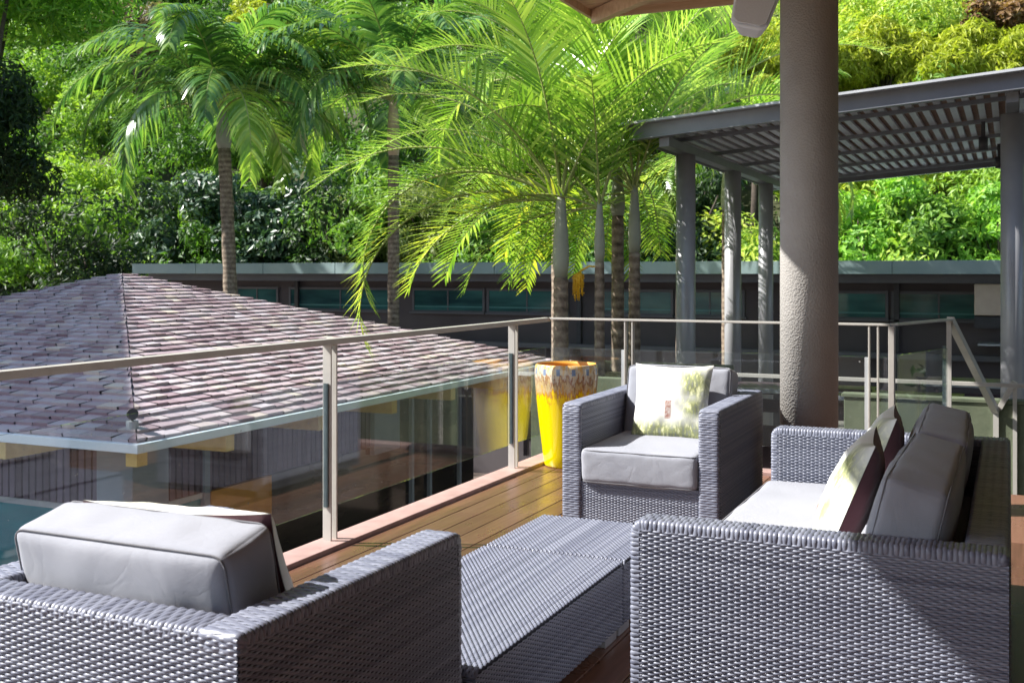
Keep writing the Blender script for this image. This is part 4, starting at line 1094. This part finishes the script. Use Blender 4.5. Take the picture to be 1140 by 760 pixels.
tree_at(1070, 60, 34, 120, 'yellow', 'yellow green feathery tree above the pergola near the right edge', n=12000, size=0.32, seed=43, aspect=0.2, droop=0.7)
tree_at(1150, 45, 34, 110, 'yellow', 'yellow green feathery tree cut by the right edge of the photo', n=11000, size=0.32, seed=44, aspect=0.2, droop=0.7)
tree_at(1112, 5, 40, 95, 'brown', 'rust brown bushy tree at the upper right above the yellow green trees', n=9000, size=0.26, seed=45)
tree_at(1010, 5, 42, 110, 'mid', 'mid green tree high on the slope between pillar and rust brown tree', n=8000, size=0.28, seed=46)
tree_at(840, 60, 31, 110, 'yellow', 'yellow green tree seen between the palm fronds and the round pillar', n=9000, size=0.3, seed=47, aspect=0.2)
tree_at(960, 190, 27, 120, 'bright', 'leafy green shrub under the pergola roof, next to the round pillar', 'shrub', n=9000, size=0.2, seed=48, cat='shrub')
tree_at(1045, 195, 26.8, 120, 'mid', 'leafy green shrub under the pergola roof, in the middle', 'shrub', n=9000, size=0.2, seed=49, cat='shrub')
tree_at(1115, 185, 26.6, 110, 'bright', 'leafy green shrub under the pergola roof, beside the right column', 'shrub', n=9000, size=0.2, seed=50, cat='shrub')
tree_at(760, 170, 27, 150, 'dark', 'dark tree behind the left columns of the pergola', n=9000, size=0.22, seed=51)
tree_at(560, 190, 27, 150, 'mid', 'mid green tree behind the trunks of the nearer palms', n=9000, size=0.22, seed=52)

def wood():
    rng = np.random.default_rng(77); Vs = []; Ts = []
    Y = 27.5; row = 0
    while Y < 135:
        step = 2.6+ (Y-27)*0.045; half = 0.62*Y
        t0 = -0.52*1.15; 
        # rows follow the slope; keep to what the picture and a step aside can see
        xs = np.arange(Y*-1.30, Y*0.12+4, step)
        for x in xs:
            x = x+rng.uniform(-0.4, 0.4)*step; y = Y+rng.uniform(-0.4, 0.4)*step
            z = float(hill_z(np.array(x), np.array(y)))
            rw = step*rng.uniform(0.55, 0.9); h = rw*rng.uniform(1.3, 2.2)
            nc = 14; cp = crown_points(rng, (rw, rw, rw*0.9), nc)+np.array([x, y, z+h*0.6])
            rad = rng.uniform(0.7, 1.2, nc)*0.36*rw
            d = -0.413*x+0.911*y
            size = 0.19+0.0042*(d-25); n = int(min(3600, 2.0*(rw/size)**2*26*0.55))
            V, _ = leaf_cloud(rng, n, cp, rad, size, 0.4)
            Vs.append(V)
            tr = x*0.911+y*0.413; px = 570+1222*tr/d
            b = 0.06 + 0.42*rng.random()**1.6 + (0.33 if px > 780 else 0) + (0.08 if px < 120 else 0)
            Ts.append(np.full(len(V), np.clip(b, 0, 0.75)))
        Y += step*0.85; row += 1
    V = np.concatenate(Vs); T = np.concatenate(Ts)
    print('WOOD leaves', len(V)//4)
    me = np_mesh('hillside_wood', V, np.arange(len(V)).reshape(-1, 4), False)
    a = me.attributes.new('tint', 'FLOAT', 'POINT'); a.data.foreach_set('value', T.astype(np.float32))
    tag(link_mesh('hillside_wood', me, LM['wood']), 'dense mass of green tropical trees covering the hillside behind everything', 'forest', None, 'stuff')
    # ground cover on the foot of the slope and behind the buildings
    n = 40000
    x = rng.uniform(-45, 12, n); y = rng.uniform(23.6, 31, n); z = hill_z(x, y)+rng.random(n)**2*1.4
    V, _ = leaf_cloud(rng, n, np.stack([x, y, z], 1), np.full(n, 0.1), 0.3, 0.4)
    me = np_mesh('ground_cover', V, np.arange(len(V)).reshape(-1, 4), False)
    tag(link_mesh('ground_cover', me, LM['dark']), 'low leafy ground cover at the foot of the wooded slope', 'ground cover', None, 'stuff')
wood()
